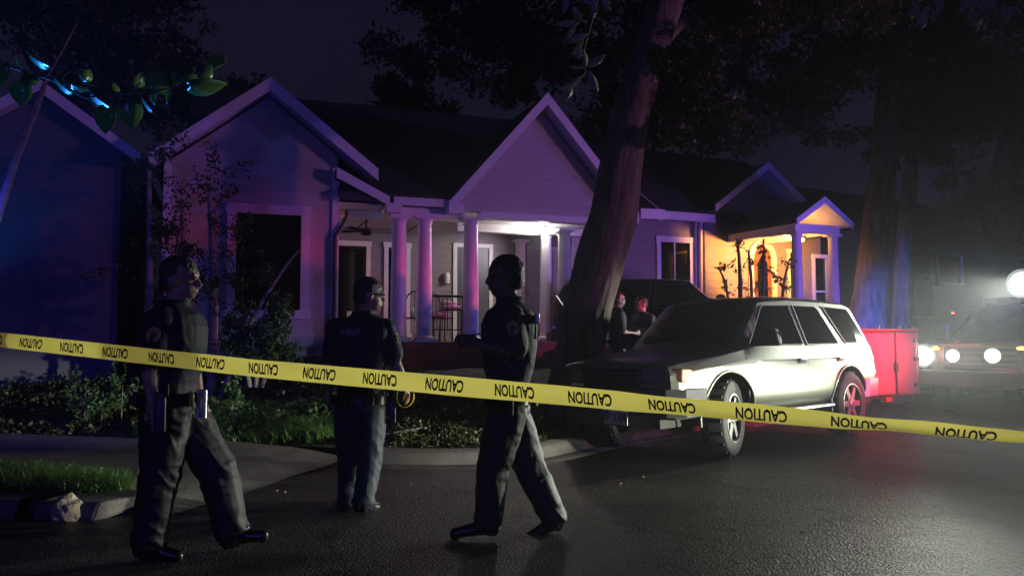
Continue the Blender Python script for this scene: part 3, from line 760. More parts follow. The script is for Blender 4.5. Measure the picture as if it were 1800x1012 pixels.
# portico
kf = -2.0
ap = FB.q(1457, 350, kf); c1 = FB.q(1403, 500, kf + .1)[0]; c2 = FB.q(1467, 500, kf + .1)[0]
pl = FB.q(1412, 386, kf)
pcx = (c1 + c2) / 2 + .04; half = (c2 - c1) / 2 + .28
pzt = FB.q(1457, 350, kf)[1]; psb = (pzt - pl[1]) / half * 1.02
gable_roof(hB, pcx, pzt, half, psb, kf - .15, .36, name='portico_roof', th=.1, fw=.13, sd=2.2)
ztop = pl[1] - .08
pk = lambda z: (pzt - .15 - z) / psb
for x in (c1, c2):
    boxo('beam', 'trim', hB, x - .12, x + .12, kf + .02, .38, ztop - .2, ztop - .003)
    column(hB, x, kf + .12, 1.2, ztop - .2, .125)
boxo('beam', 'trim', hB, c1 + .12, c2 - .12, kf + .03, kf + .2, ztop - .2, ztop - .003)
boxo('deck', 'concrete', hB, c1 - .4, c2 + .4, kf - .15, .36, .7, 1.2)
lampB = MB().lathe([(.05, ztop - .22), (.09, ztop - .25), (.09, ztop - .27)], 12, c=(pcx - .1, kf + .45, 0)).build('lamp_base', 'iron', hB, smooth=40)
M['bulb_warm'] = emit_mat('warm bulb', (1.0, 0.55, 0.2), 14)
MB().ellipsoid((pcx - .1, kf + .45, ztop - .31), (.05, .05, .05)).build('bulb', 'bulb_warm', lampB, smooth=60)
ld = bpy.data.lights.new('portico_light', 'SPOT'); ld.energy = 1000; ld.color = (1, .38, .07); ld.shadow_soft_size = .09; ld.spot_size = R(118); ld.spot_blend = .5
lo_ = bpy.data.objects.new('portico_light', ld); COL.objects.link(lo_); lo_.location = FB.w(pcx - .1, kf + .72, ztop - .36)
l2 = bpy.data.lights.new('portico_light', 'POINT'); l2.energy = 26; l2.color = (1, .42, .09); l2.shadow_soft_size = .06
lo2 = bpy.data.objects.new('portico_light', l2); COL.objects.link(lo2); lo2.location = FB.w(pcx - .1, kf + .62, ztop - .02)
lo_.rotation_euler = (FB.n + FB.e * .12 + V(0, 0, .05)).to_track_quat('-Z', 'Y').to_euler()


# ---- house C at the left edge, house D far right
FC = Face(590, 14.6, 20)
hC = empty('side_house', FC.o, FC.th, 'dark blue-lit gabled house at the left edge', 'house')
ca, ce = FC.q(75, 150), FC.q(248, 277)
csl = (ca[1] - ce[1]) / (ce[0] - ca[0]); chf = ce[0] - ca[0]
crk = lambda z: (ca[1] - .2 - z) / csl
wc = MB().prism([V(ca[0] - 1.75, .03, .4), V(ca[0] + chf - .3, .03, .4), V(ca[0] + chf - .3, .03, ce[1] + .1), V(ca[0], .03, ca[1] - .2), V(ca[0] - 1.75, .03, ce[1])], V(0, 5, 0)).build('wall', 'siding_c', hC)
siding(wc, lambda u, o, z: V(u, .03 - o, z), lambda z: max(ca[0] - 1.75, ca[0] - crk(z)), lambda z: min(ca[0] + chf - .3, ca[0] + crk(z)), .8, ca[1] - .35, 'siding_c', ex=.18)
pass
gable_roof(hC, ca[0], ca[1], chf, csl, -.3, 6, fw=.17)
FD = Face(1640, 26, 30)
hD = empty('far_house', FD.o, FD.th, 'faint far house with purple window frames behind the truck', 'house')
wD = boxo('wall', 'siding_c', hD, -2.4, 5, 0, .2, .5, 4.2)
for a, b_, z0_, z1_ in ((FD.q(1597, 500)[0], FD.q(1634, 500)[0], 1.9, 3.3), (FD.q(1645, 500)[0], FD.q(1690, 500)[0], 3.0, 4.1)):
    window(wD, lambda u, o, z: V(u, -.03 - o, z), a, b_, z0_, z1_, .1, rail=None)
rD = MB().prism([V(-2.7, -.4, 4.1), V(-2.7, 3.5, 6.6), V(-2.7, 3.5, 6.4), V(-2.7, -.4, 3.95)], V(8, 0, 0)).build('roof', 'roof', hD)
boxo('fascia', 'siding_c', rD, -2.7, 5.3, -.46, -.41, 3.95, 4.12)

# ------------------------------------------------------------------ vehicles
def loft_body(name, st, m, parent, arches, smooth=32, arch_r=.47, half_in=.52):
    """st: list of (x, [(y, z) half profile from bottom centre round to top centre])"""
    K = len(st[0][1]); vs = []; fs = []
    for x, pr in st:
        for y, z in pr: vs.append((x, y, z))
        for y, z in pr[-2:0:-1]: vs.append((x, -y, z))
    n = 2 * K - 2
    for i in range(len(st) - 1):
        for k in range(n): fs.append((i * n + k, i * n + (k + 1) % n, (i + 1) * n + (k + 1) % n, (i + 1) * n + k))
    fs += [tuple(range(n - 1, -1, -1)), tuple(range((len(st) - 1) * n, len(st) * n))]
    o = MB().add(vs, fs).build(name, m, parent)
    cut = MB()
    for ax in arches:
        for s in (-1, 1): cut.lathe([(arch_r, s * half_in), (arch_r, s * 1.3)], 28, 'y', (ax, 0, .40))
    c = cut.build('cut', 'iron', parent)
    bo = o.modifiers.new('b', 'BOOLEAN'); bo.object = c; bo.operation = 'DIFFERENCE'; bo.solver = 'EXACT'; bo.material_mode = 'TRANSFER'
    bpy.context.view_layer.update()
    me = bpy.data.meshes.new_from_object(o.evaluated_get(bpy.context.evaluated_depsgraph_get()))
    o.modifiers.clear(); o.data = me; bpy.data.objects.remove(c)
    if len(me.materials) < 2: me.materials.append(M['iron'])
    for p_ in me.polygons:      # the wheel wells are black inside
        c_ = p_.center
        for ax in arches:
            if math.hypot(c_.x - ax, c_.z - .40) < arch_r + .004 and abs(c_.y) < 1.05 and c_.z < .95 and (math.hypot(c_.x - ax, c_.z - .40) < arch_r - .02 or abs(p_.normal.y) < .5): p_.material_index = 1
    me.polygons.foreach_set('use_smooth', [True] * len(me.polygons)); me.set_sharp_from_angle(angle=R(smooth))
    return o
def wheel(parent, x, y, r, w, side, steer=0.0, spokes=6):
    e = bpy.data.objects.new('wheel', None); link(e, parent); e.location = (x, y, r); e.rotation_euler = (0, 0, steer)
    s = side; h = w / 2
    MB().lathe([(r * .62, -h * s * .8), (r * .93, -h * s), (r, -h * s * .75), (r, h * s * .75), (r * .955, h * s * .95)], 40, 'y', caps=False).build('tyre', 'tyre', e, smooth=40)
    MB().lathe([(r * .953, h * s * .94), (r * .90, h * s * 1.01), (r * .75, h * s * 1.04), (r * .64, h * s * .96), (r * .60, h * s * .5)], 40, 'y', caps=False).build('tyre_wall', 'tyre_wall', e, smooth=40)
    for k in range(40):      # tread blocks
        a = 2 * math.pi * k / 40; q = Matrix.Rotation(-a, 3, 'Y')
        b = MB(); b.hexa([q @ V(r - .012, yy, zz) if rr == 0 else q @ V(r + .011, yy * .95, zz) for zz in (-.018, .018) for yy in ((-h * .85 if k % 2 else 0.01), (-.01 if k % 2 else h * .85)) for rr in (0, 1)])
        if k == 0: tb = b
        else: tb.add(b.v, b.f)
    tb.build('tread', 'tyre', e)
    rim = MB().lathe([(r * .63, h * s * .98), (r * .60, h * s * .9), (r * .57, h * s * .45), (r * .12, h * s * .40), (r * .01, h * s * .4)], 32, 'y', caps=False).build('rim', 'iron', e, smooth=40)
    MB().lathe([(r * .64, h * s * .9), (r * .645, h * s * 1.02), (r * .60, h * s * 1.03), (r * .58, h * s * .85)], 32, 'y', caps=False).build('rim_lip', 'rim', e, smooth=40)
    for k in range(spokes):
        a = 2 * math.pi * k / spokes; q = Matrix.Rotation(a, 3, 'Y')
        c = [q @ V(xx, yy, zz * ww) for zz in (-1, 1) for yy in (h * s * .55, h * s * .88) for xx, ww in ((r * .1, .045), (r * .60, .032))]
        MB().hexa(c).build('spoke', 'rim', rim, bevel=.006)
    MB().lathe([(r * .16, h * s * .5), (r * .15, h * s * .95), (r * .09, h * s * 1.0)], 20, 'y').build('hub', 'rim', rim, smooth=40)
    return e
ST = [  # half profiles: bottom centre, sill, lower, widest, belt, roof edge, roof shoulder, roof centre
    (2.20, [(0, .50), (.60, .50), (.70, .54), (.735, .74), (.70, .94), (.62, .965), (.4, .975), (0, .985)]),
    (2.12, [(0, .42), (.70, .42), (.77, .50), (.79, .74), (.745, .965), (.66, .985), (.4, 1.0), (0, 1.012)]),
    (1.85, [(0, .42), (.72, .42), (.80, .50), (.83, .76), (.775, 1.0), (.68, 1.02), (.4, 1.035), (0, 1.045)]),
    (1.35, [(0, .42), (.74, .42), (.82, .50), (.845, .78), (.79, 1.05), (.70, 1.075), (.4, 1.09), (0, 1.10)]),
    (1.02, [(0, .42), (.74, .42), (.825, .50), (.85, .79), (.795, 1.09), (.72, 1.125), (.4, 1.14), (0, 1.15)]),
    (.72, [(0, .42), (.74, .42), (.825, .50), (.85, .79), (.80, 1.10), (.685, 1.375), (.44, 1.41), (0, 1.425)]),
    (.42, [(0, .42), (.74, .42), (.825, .50), (.85, .79), (.80, 1.105), (.645, 1.625), (.46, 1.685), (0, 1.70)]),
    (-.25, [(0, .42), (.74, .42), (.825, .50), (.85, .79), (.805, 1.11), (.64, 1.665), (.46, 1.725), (0, 1.745)]),
    (-1.0, [(0, .42), (.74, .42), (.825, .50), (.85, .79), (.805, 1.115), (.635, 1.665), (.46, 1.725), (0, 1.745)]),
    (-1.70, [(0, .44), (.74, .44), (.82, .52), (.845, .80), (.80, 1.12), (.625, 1.645), (.45, 1.70), (0, 1.72)]),
    (-1.93, [(0, .46), (.72, .46), (.80, .54), (.83, .80), (.785, 1.12), (.60, 1.60), (.42, 1.64), (0, 1.655)]),
    (-2.10, [(0, .50), (.70, .50), (.775, .56), (.80, .80), (.76, 1.12), (.66, 1.33), (.42, 1.37), (0, 1.385)]),
    (-2.20, [(0, .52), (.68, .52), (.75, .58), (.775, .80), (.74, 1.08), (.70, 1.13), (.42, 1.16), (0, 1.17)]),
]
def expand(pr):
    p0, p1, p2, p3, p4, p5, p6, p7 = [Vector(p) for p in pr]
    out = [p0, p1, p1.lerp(p2, .6) + Vector((.012, 0))]
    ctrl = p3 * 2 - (p2 + p4) / 2
    for t in (.08, .2, .34, .48, .62, .74): out.append(p2 * (1 - t) ** 2 + ctrl * 2 * t * (1 - t) + p4 * t * t)
    cr = p2 * .04 + ctrl * .32 + p4 * .64
    out += [cr + Vector((.010, .0)), cr + Vector((.001, .018)), p4]
    out += [p5, p5.lerp(p6, .35) + Vector((.012, .012)), p6, p6.lerp(p7, .5) + Vector((0, .004)), p7]
    return [tuple(q) for q in out]
def cr_(a, b, c, d, t):
    return tuple(.5 * (2 * b[i] + (c[i] - a[i]) * t + (2 * a[i] - 5 * b[i] + 4 * c[i] - d[i]) * t * t + (3 * b[i] - a[i] - 3 * c[i] + d[i]) * t ** 3) for i in range(2))
ST = [(x, expand(p)) for x, p in ST]
KB = 11          # index of the belt line
def refine(st, k=3):
    out = []
    for i in range(len(st) - 1):
        a, b, c, d = st[max(0, i - 1)], st[i], st[i + 1], st[min(len(st) - 1, i + 2)]
        for j in range(k):
            t = j / k; out.append((b[0] + (c[0] - b[0]) * t, [tuple(.75 * (q[n] + (r_[n] - q[n]) * t) + .25 * cr_(p, q, r_, z_, t)[n] for n in (0, 1)) for p, q, r_, z_ in zip(a[1], b[1], c[1], d[1])]))
    return out + [st[-1]]
ST = refine(ST)
def surf(x, z, k0=KB, k1=KB + 1):
    for (xa, pa), (xb, pb) in zip(ST[:-1], ST[1:]):
        if xb <= x <= xa:
            f = (xa - x) / (xa - xb)
            a = [pa[k0][i] + (pb[k0][i] - pa[k0][i]) * f for i in (0, 1)]; b = [pa[k1][i] + (pb[k1][i] - pa[k1][i]) * f for i in (0, 1)]
            t = (z - a[1]) / (b[1] - a[1]); return a[0] + (b[0] - a[0]) * t
def side_y(x, z):
    def prof(p):
        for k in range(1, KB + 1):
            (ya, za), (yb, zb) = p[k], p[k + 1]
            if za <= z <= zb: return ya + (yb - ya) * (z - za) / max(1e-6, zb - za)
        return p[1][0]
    for (xa, pa), (xb, pb) in zip(ST[:-1], ST[1:]):
        if xb <= x <= xa:
            f = (xa - x) / (xa - xb); return prof(pa) + (prof(pb) - prof(pa)) * f
    return .8
def ins(poly, f):
    c = sum((Vector(p) for p in poly), Vector((0, 0))) / len(poly)
    return [tuple(c + (Vector(p) - c) * f) for p in poly]
def suv(name, loc, rz, roll, sc, paint, label, steer, detail=True, plate=None):
    e = empty(name, loc, 0, label, 'car'); e.rotation_euler = Matrix.Rotation(rz, 3, 'Z').__matmul__(Matrix.Rotation(roll, 3, 'X')).to_euler(); e.scale = (sc, sc, sc)
    body = loft_body('body', ST, M[paint], e, (1.34, -1.34))
    wins = {'front_window': [(.84, 1.15), (.40, 1.565), (.34, 1.59), (-.20, 1.605), (-.27, 1.15)],
            'rear_window': [(-.38, 1.15), (-.32, 1.605), (-.84, 1.605), (-.90, 1.57), (-1.16, 1.15)],
            'quarter_window': [(-1.36, 1.16), (-1.08, 1.59), (-1.04, 1.61), (-1.72, 1.595), (-1.78, 1.56), (-1.98, 1.22), (-1.96, 1.16)]}
    for wn_, poly in wins.items():
        for s in (-1, 1):
            bm = bmesh.new(); bm.faces.new([bm.verts.new((x, 0, z)) for x, z in poly])
            for xc in [q_[0] for q_ in ST] + [.57, .1, -.6, -1.2, -1.4, -1.55, -1.8]:
                bmesh.ops.bisect_plane(bm, geom=bm.verts[:] + bm.edges[:] + bm.faces[:], plane_co=(xc, 0, 0), plane_no=(1, 0, 0))
            bmesh.ops.triangulate(bm, faces=bm.faces)
            fr_ = [[v.index for v in f.verts] for f in bm.faces] if not bm.verts.index_update() else None
            vo = [V(v.co.x, s * (surf(v.co.x, v.co.z) + .006), v.co.z) for v in bm.verts]; bm.free()
            w = MB().add(vo, fr_).add([p_ - V(0, s * .012, 0) for p_ in vo], fr_).build(wn_, 'glass_dark', e)
            big = ins(poly, 1.045); rimv = MB(); n = len(poly)
            for i in range(n):     # rubber / bright frame round the pane
                j = (i + 1) % n
                q = [V(poly[i][0], s * (surf(*poly[i]) + .003), poly[i][1]), V(poly[j][0], s * (surf(*poly[j]) + .003), poly[j][1]),
                     V(big[j][0], s * (surf(*big[j]) + .003), big[j][1]), V(big[i][0], s * (surf(*big[i]) + .003), big[i][1])]
                rimv.prism(q, V(0, s * .008, 0))
            rimv.build('frame', 'trunk_grey', w)
    def fr(x, k):
        for (xa, pa), (xb, pb) in zip(ST[:-1], ST[1:]):
            if xb <= x <= xa:
                f = (xa - x) / (xa - xb); return V(x, pa[k][0] + (pb[k][0] - pa[k][0]) * f, pa[k][1] + (pb[k][1] - pa[k][1]) * f)
    up = V(.005, 0, .006)
    q = []
    for x in (.97, .70, .47):
        a, b, c = fr(x, KB + 1), fr(x, KB + 3), fr(x, KB + 5)
        a = a.lerp(b, .25); q.append([V(x, a.y, a.z) + up, b + up, c + up, V(x, -b.y, b.z) + up, V(x, -a.y, a.z) + up])
    ws = MB(); vs = [p for r in q for p in r]; fs = [(i * 5 + k, i * 5 + k + 1, i * 5 + k + 6, i * 5 + k + 5) for i in range(2) for k in range(4)]
    vs2 = [p - V(.006, 0, .008) for p in vs]
    ws.add(vs, fs).add(vs2, fs); ws.build('windscreen', 'glass_dark', e)
    for s in (-1, 1): MB().tube([V(.95, s * .1, 1.2), V(.80, s * .52, 1.33)], .008, 6).build('wiper', 'iron', e)
    for s in (-1, 1):
        # shut lines
        for x in (.98, -.32, -1.30):
            zz = [.47, .6, .8, 1.0, 1.09] if x > -1 else [.95, 1.0, 1.09]
            m_ = MB()
            for a, b in zip(zz[:-1], zz[1:]):
                m_.prism([V(x - .004, s * (side_y(x, a) + .0015), a), V(x + .004, s * (side_y(x, a) + .0015), a), V(x + .004, s * (side_y(x, b) + .0015), b), V(x - .004, s * (side_y(x, b) + .0015), b)], V(0, -s * .006, 0))
            m_.build('door_gap', 'iron', e)
        for x in (-.17, -1.12):
            h = MB().box(x - .09, x + .09, s * (side_y(x, .96) - .004), s * (side_y(x, .96) + .006), .925, .985).build('handle_recess', 'trunk_grey', e, bevel=.003)
            MB().box(x - .075, x + .085, s * (side_y(x, .96) + .006), s * (side_y(x, .96) + .03), .955, .98).build('door_handle', paint, e, bevel=.006)
        # fender flares
        for ax in (1.34, -1.34):
            arc = [V(ax + .475 * math.cos(a), 0, .40 + .475 * math.sin(a)) for a in np.linspace(R(-8), R(188), 22)]
            for p in arc: p.y = s * (side_y(min(2.1, max(-2.1, p.x)), max(.5, p.z)) + .004)
            MB().tube(arc, .014, 8, ell=.8).build('wheel_arch_flare', paint, e, smooth=40)
        # running board
        MB().box(-.80, .80, s * .80, s * .90, .40, .435).build('running_board', 'metal', e, bevel=.012)
        # mirror
        mi = MB().hexa([V(x, s * y, z) for z, k in ((1.13, 1), (1.32, .96)) for y in (.90, 1.10 * k) for x in (.70, .80)]).build('mirror', 'trunk_grey' if detail else paint, e, bevel=.025)
        MB().box(.692, .699, s * .925 if s > 0 else -1.075, s * 1.075 if s > 0 else -.925, 1.155, 1.29).build('mirror_glass', 'chrome', mi)
        MB().box(.73, .79, min(s * .78, s * .92), max(s * .78, s * .92), 1.13, 1.17).build('mirror_arm', 'trunk_grey', mi)
        # lamps
        MB().hexa([V(x, s * y, z) for z in (.79, .925) for y, xo in ((.40, 0), (.665, -.035)) for x in (2.10 + xo, 2.225 + xo)]).build('headlight', 'lens_clear', e, bevel=.012)
        MB().hexa([V(x, s * y, z) for z in (.79, .925) for y, xo in ((.67, -.01), (.805, -.11)) for x in (2.05 + xo, 2.225 + xo)]).build('corner_lamp', 'lens_amber', e, bevel=.012)
        MB().hexa([V(x, s * y, z) for z in (.735, .775) for y, xo in ((.38, 0), (.70, -.05)) for x in (2.12 + xo, 2.235 + xo)]).build('trim_strip', 'chrome', e, bevel=.006)
        MB().hexa([V(x, s * y, z) for z, yy in ((.74, .0), (1.05, -.035)) for y, x0, x1 in ((.60 + yy, -2.23, -2.1), (.792 + yy, -2.2, -1.98)) for x in (x0, x1)]).build('tail_lamp', 'lens_red', e, bevel=.015)
    MB().hexa([V(x, y, z) for z, k in ((.74, 1), (.93, .97)) for y in (-.385 * k, .385 * k) for x in (2.15, 2.225)]).build('grille', 'trunk_grey', e, bevel=.015)
    for k in range(4): boxo('grille_bar', 'iron', e, 2.226, 2.24, -.35, .35, .765 + k * .042, .785 + k * .042)
    fb = []
    for y, x in ((-.86, 1.80), (-.84, 2.1), (-.7, 2.24), (-.35, 2.31), (0, 2.325), (.35, 2.31), (.7, 2.24), (.84, 2.1), (.86, 1.80)): fb.append((x, y))
    m_ = MB()
    for (xa, ya), (xb, yb) in zip(fb[:-1], fb[1:]):
        m_.hexa([V(xa - .14, ya * .93, .45), V(xa - .02, ya * .98, .45), V(xb - .14, yb * .93, .45), V(xb - .02, yb * .98, .45), V(xa - .14, ya * .93, .735), V(xa, ya, .72), V(xb - .14, yb * .93, .735), V(xb, yb, .72)])
    fbm = m_.build('front_bumper', 'trunk_grey', e)
    m_ = MB(); rb = [(-1.86, -.855), (-2.15, -.84), (-2.27, -.72), (-2.30, 0), (-2.27, .72), (-2.15, .84), (-1.86, .855)]
    for (xa, ya), (xb, yb) in zip(rb[:-1], rb[1:]):
        m_.hexa([V(xa + .12, ya * .93, .46), V(xa, ya * .985, .46), V(xb + .12, yb * .93, .46), V(xb, yb * .985, .46), V(xa + .12, ya * .93, .70), V(xa, ya, .69), V(xb + .12, yb * .93, .70), V(xb, yb, .69)])
    m_.build('rear_bumper', 'metal' if detail else 'trunk_grey', e)
    boxo('skid_plate', 'trunk_grey', e, 1.75, 2.15, -.55, .55, .33, .45)
    boxo('axle', 'iron', e, 1.30, 1.38, -.7, .7, .34, .42); boxo('axle', 'iron', e, -1.38, -1.30, -.7, .7, .34, .42)
    boxo('underside', 'iron', e, -1.9, 1.7, -.5, .5, .36, .50)
    for ax, st_ in ((1.34, steer), (-1.34, 0)):
        for s in (-1, 1): wheel(e, ax, s * .735, .395, .25, s, st_)
    if plate:
        p = boxo('licence_plate', 'plate', e, 2.325, 2.335, -.02, .285, .365, .515)
        tm = text_mesh(plate, .115, .004, .78)
        for v_ in tm.vertices: v_.co = V(2.3375, .1325 + v_.co.x, .44 + v_.co.y)
        tm.materials.append(M['plate_text']); link(bpy.data.objects.new('plate_number', tm), p)
        boxo('plate_sticker', 'plate_text', p, 2.3355, 2.338, .0, .03, .47, .50)
    return e
SUV_YAW = R(221.9)
suv('parked_suv', (2.88, 10.41, -.017), SUV_YAW, R(1.6), 1.065, 'paint', 'silver SUV parked at the kerb with its side lit white', R(16), True, 'SP*1308')
suv('dark_suv', (3.15, 16.6, yard_z(3.15, 16.6) + .0), R(-4), 0, 1.06, 'paint_dark', 'black SUV parked behind the oak and the silver SUV', 0, False)

# ---- police pickup facing us, its lamps blazing
TRK = V(7.62, 13.0, 0); TS = V(.744, .668, 0)
tq = empty('police_truck', TRK, R(221.9), 'dark pickup at the right edge with blazing headlights', 'truck')
TST = [
    (0.0, [(0, .55), (.80, .55), (.92, .62), (.95, .95), (.93, 1.12), (.85, 1.18), (.5, 1.20), (0, 1.21)]),
    (-.25, [(0, .48), (.85, .48), (.97, .58), (1.0, .95), (.97, 1.14), (.88, 1.23), (.5, 1.26), (0, 1.27)]),
    (-1.35, [(0, .48), (.85, .48), (.97, .58), (1.0, .95), (.97, 1.2), (.86, 1.30), (.5, 1.34), (0, 1.36)]),
    (-2.05, [(0, .48), (.85, .48), (.97, .58), (1.0, .95), (.97, 1.22), (.78, 1.80), (.5, 1.86), (0, 1.88)]),
    (-3.6, [(0, .48), (.85, .48), (.97, .58), (1.0, .95), (.97, 1.24), (.77, 1.83), (.5, 1.89), (0, 1.91)]),
    (-3.95, [(0, .48), (.85, .48), (.97, .58), (1.0, .95), (.97, 1.24), (.86, 1.45), (.5, 1.46), (0, 1.47)]),
    (-4.0, [(0, .48), (.85, .48), (.97, .58), (1.0, .95), (.97, 1.22), (.9, 1.26), (.5, 1.26), (0, 1.26)]),
    (-5.7, [(0, .55), (.85, .55), (.95, .62), (.98, .95), (.97, 1.22), (.9, 1.26), (.5, 1.26), (0, 1.26)]),
]
loft_body('body', TST, M['paint_dark'], tq, (-.95, -4.6), half_in=.65)
MB().prism([V(-1.40, -.74, 1.36), V(-1.40, .74, 1.36), V(-2.0, .66, 1.83), V(-2.0, -.66, 1.83)], V(.012, 0, .014)).build('windscreen', 'glass_dark', tq)
boxo('grille', 'iron', tq, .0, .035, -.55, .55, .80, 1.15, bevel=.02)
for k in range(3): boxo('grille_bar', 'trunk_grey', tq, .035, .055, -.52, .52, .86 + k * .09, .89 + k * .09)
boxo('front_bumper', 'trunk_grey', tq, -.15, .16, -.98, .98, .48, .76, bevel=.04)
for s in (-1, 1):
    for ax in (-.95, -4.6): wheel(tq, ax, s * .85, .40, .27, s)
    mi = MB().box(-1.75, -1.6, min(s * 1.05, s * 1.3), max(s * 1.05, s * 1.3), 1.25, 1.55).build('mirror', 'trunk_grey', tq, bevel=.03)
    MB().prism([V(-1.55, s * .985, 1.25), V(-2.1, s * .80, 1.77), V(-2.75, s * .80, 1.80), V(-2.75, s * .985, 1.25)], V(0, s * .012, 0)).build('side_window', 'glass_dark', tq)
# roof light bar (red and blue segments)
lb = boxo('light_bar', 'iron', tq, -2.5, -2.2, -.62, .62, 1.91, 2.04, bevel=.03)
M['bar_red'] = mat('red light bar lens', (.05, .008, .01), .3); M['bar_blue'] = mat('blue light bar lens', (.008, .01, .05), .3)
for k in range(6): boxo('lens', 'bar_red' if k < 3 else 'bar_blue', lb, -2.195, -2.18, -.58 + k * .195, -.40 + k * .195, 1.935, 2.02)
M['head_on'] = emit_mat('lit headlamp', (.93, 1.0, .90), 12)
M['aux_on'] = emit_mat('lit grille lamp', (.96, 1.0, .97), 12)
M['amber_on'] = emit_mat('lit amber marker', (1.0, .42, .06), 6)
M['red_on'] = emit_mat('small red light', (1.0, .08, .05), 6)
def to_local(p): return Matrix.Rotation(-R(221.9), 3, 'Z') @ (p - TRK)
LAMPS = []
M['reflector_1'] = emit_mat('bright reflector bowl', (.95, 1.0, .93), .35); M['reflector_2'] = emit_mat('dim reflector rim', (.9, 1.0, .95), .07)  # glow for rings added round the lamps, standing in for bloom
def truck_lamp(name, m, px, py, r, x=.06, sy=1.0, sz=1.0):
    # the point on the truck's nose plane seen at that pixel
    rr = ray(px, py); nrm = Matrix.Rotation(R(221.9), 3, 'Z') @ V(1, 0, 0)
    p0 = TRK + nrm * x; o = V(0, 0, CAM_H); t_ = nrm.dot(p0 - o) / nrm.dot(rr); p = o + rr * t_
    l = to_local(p)
    ob = MB().ellipsoid((l.x, l.y, l.z), (.03, r * sy, r * sz), 18, 10).build(name, m, tq, smooth=60)
    if 'marker' not in name:  # two faintly glowing rings added as the lamp's bloom
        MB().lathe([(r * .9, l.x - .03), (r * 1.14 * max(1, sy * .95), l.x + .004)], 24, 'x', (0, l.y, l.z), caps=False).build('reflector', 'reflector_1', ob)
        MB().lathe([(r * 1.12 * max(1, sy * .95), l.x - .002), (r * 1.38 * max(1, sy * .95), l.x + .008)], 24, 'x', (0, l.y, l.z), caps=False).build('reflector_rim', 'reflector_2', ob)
    ob2 = MB().lathe([(r * 1.25, l.x - .08), (r * 1.25, l.x - .04), (r * 1.05, l.x - .035)], 18, 'x', (0, l.y, l.z)).build('lamp_housing', 'iron', tq)
    return p
LAMPS.append(truck_lamp('headlight', 'head_on', 1622, 625, .105, sy=1.5, sz=.8))
LAMPS.append(truck_lamp('grille_lamp', 'aux_on', 1675, 625, .08))
LAMPS.append(truck_lamp('grille_lamp', 'aux_on', 1745, 625, .09))
LAMPS.append(truck_lamp('headlight', 'head_on', 1832, 628, .115, sy=1.5, sz=.8))
truck_lamp('marker_lamp', 'amber_on', 1645, 612, .035, .05, 1.6); truck_lamp('marker_lamp', 'amber_on', 1797, 612, .04, .05, 2.0, .7)
# cab spotlight
p = at(1797, 498, 13.6); l = to_local(p)
M['spot_on'] = emit_mat('lit spotlight', (.94, 1.0, .95), 14)
sl_ = MB().lathe([(.07, l.x - .2), (.175, l.x - .02), (.185, l.x)], 20, 'x', (0, l.y, l.z)).tube([(l.x - .1, l.y, l.z - .1), (l.x - .2, l.y + .02, l.z - .42)], .02, 8).build('spotlight', 'iron', tq, smooth=40)
MB().ellipsoid((l.x + .005, l.y, l.z), (.03, .16, .16), 18, 10).build('spotlight_lens', 'spot_on', sl_, smooth=60)
SPOT = p
MB().lathe([(.16, l.x - .01), (.205, l.x + .012)], 24, 'x', (0, l.y, l.z), caps=False).build('reflector', 'reflector_1', sl_)  # added bloom rings round the spotlight too
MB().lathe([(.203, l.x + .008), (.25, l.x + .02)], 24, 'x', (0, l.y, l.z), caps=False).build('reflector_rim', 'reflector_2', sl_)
o = MB().box(-.04, .04, -.01, .01, -.012, .012).build('dash_light', 'red_on', tq); o.location = to_local(at(1675, 550, 14.6)); o.rotation_euler = (R(40), 0, 0)

# ---- red box trailer behind the SUV
tr = empty('utility_trailer', at(1560, 590, 12.5) * 1.0, R(14), 'red metal box trailer standing between the silver SUV and the truck', 'trailer')
tr.location = (5.93, 12.45, 0)
tb = boxo('box', 'red_box', tr, -1.1, .34, -.15, 1.0, .42, 1.40, bevel=.03)
boxo('door_seam', 'iron', tb, -.075, -.05, -.162, -.149, .44, 1.38)
boxo('lid', 'red_box', tb, -1.12, .36, -.17, 1.02, 1.402, 1.44, bevel=.012)
for x in (-.32, .05, .30): MB().lathe([(.02, 1.44), (.02, 1.475), (.012, 1.485)], 10, c=(x, -.1, 0)).build('lid_knob', 'chrome', tb, smooth=40)
for z_ in (.58, .98, 1.26): boxo('hinge', 'iron', tb, .26, .345, -.175, -.149, z_ - .03, z_ + .03, bevel=.004)
boxo('corner_strip', 'red_box', tb, .315, .347, -.157, -.1495, .43, 1.39)
boxo('latch', 'iron', tb, -.09, -.03, -.18, -.162, .78, .92, bevel=.005)
boxo('chassis', 'iron', tr, -1.05, .3, -.05, .9, .30, .415)
MB().box(-.3, -.18, -.19, -.16, .33, .40).build('reflector', 'lens_red', tr)
for s, y in ((-1, .12), (1, .82)): wheel(tr, -.75, y, .28, .16, s)
MB().tube([(-1.05, .42, .36), (-1.9, .42, .38)], .04, 8).build('drawbar', 'iron', tr)

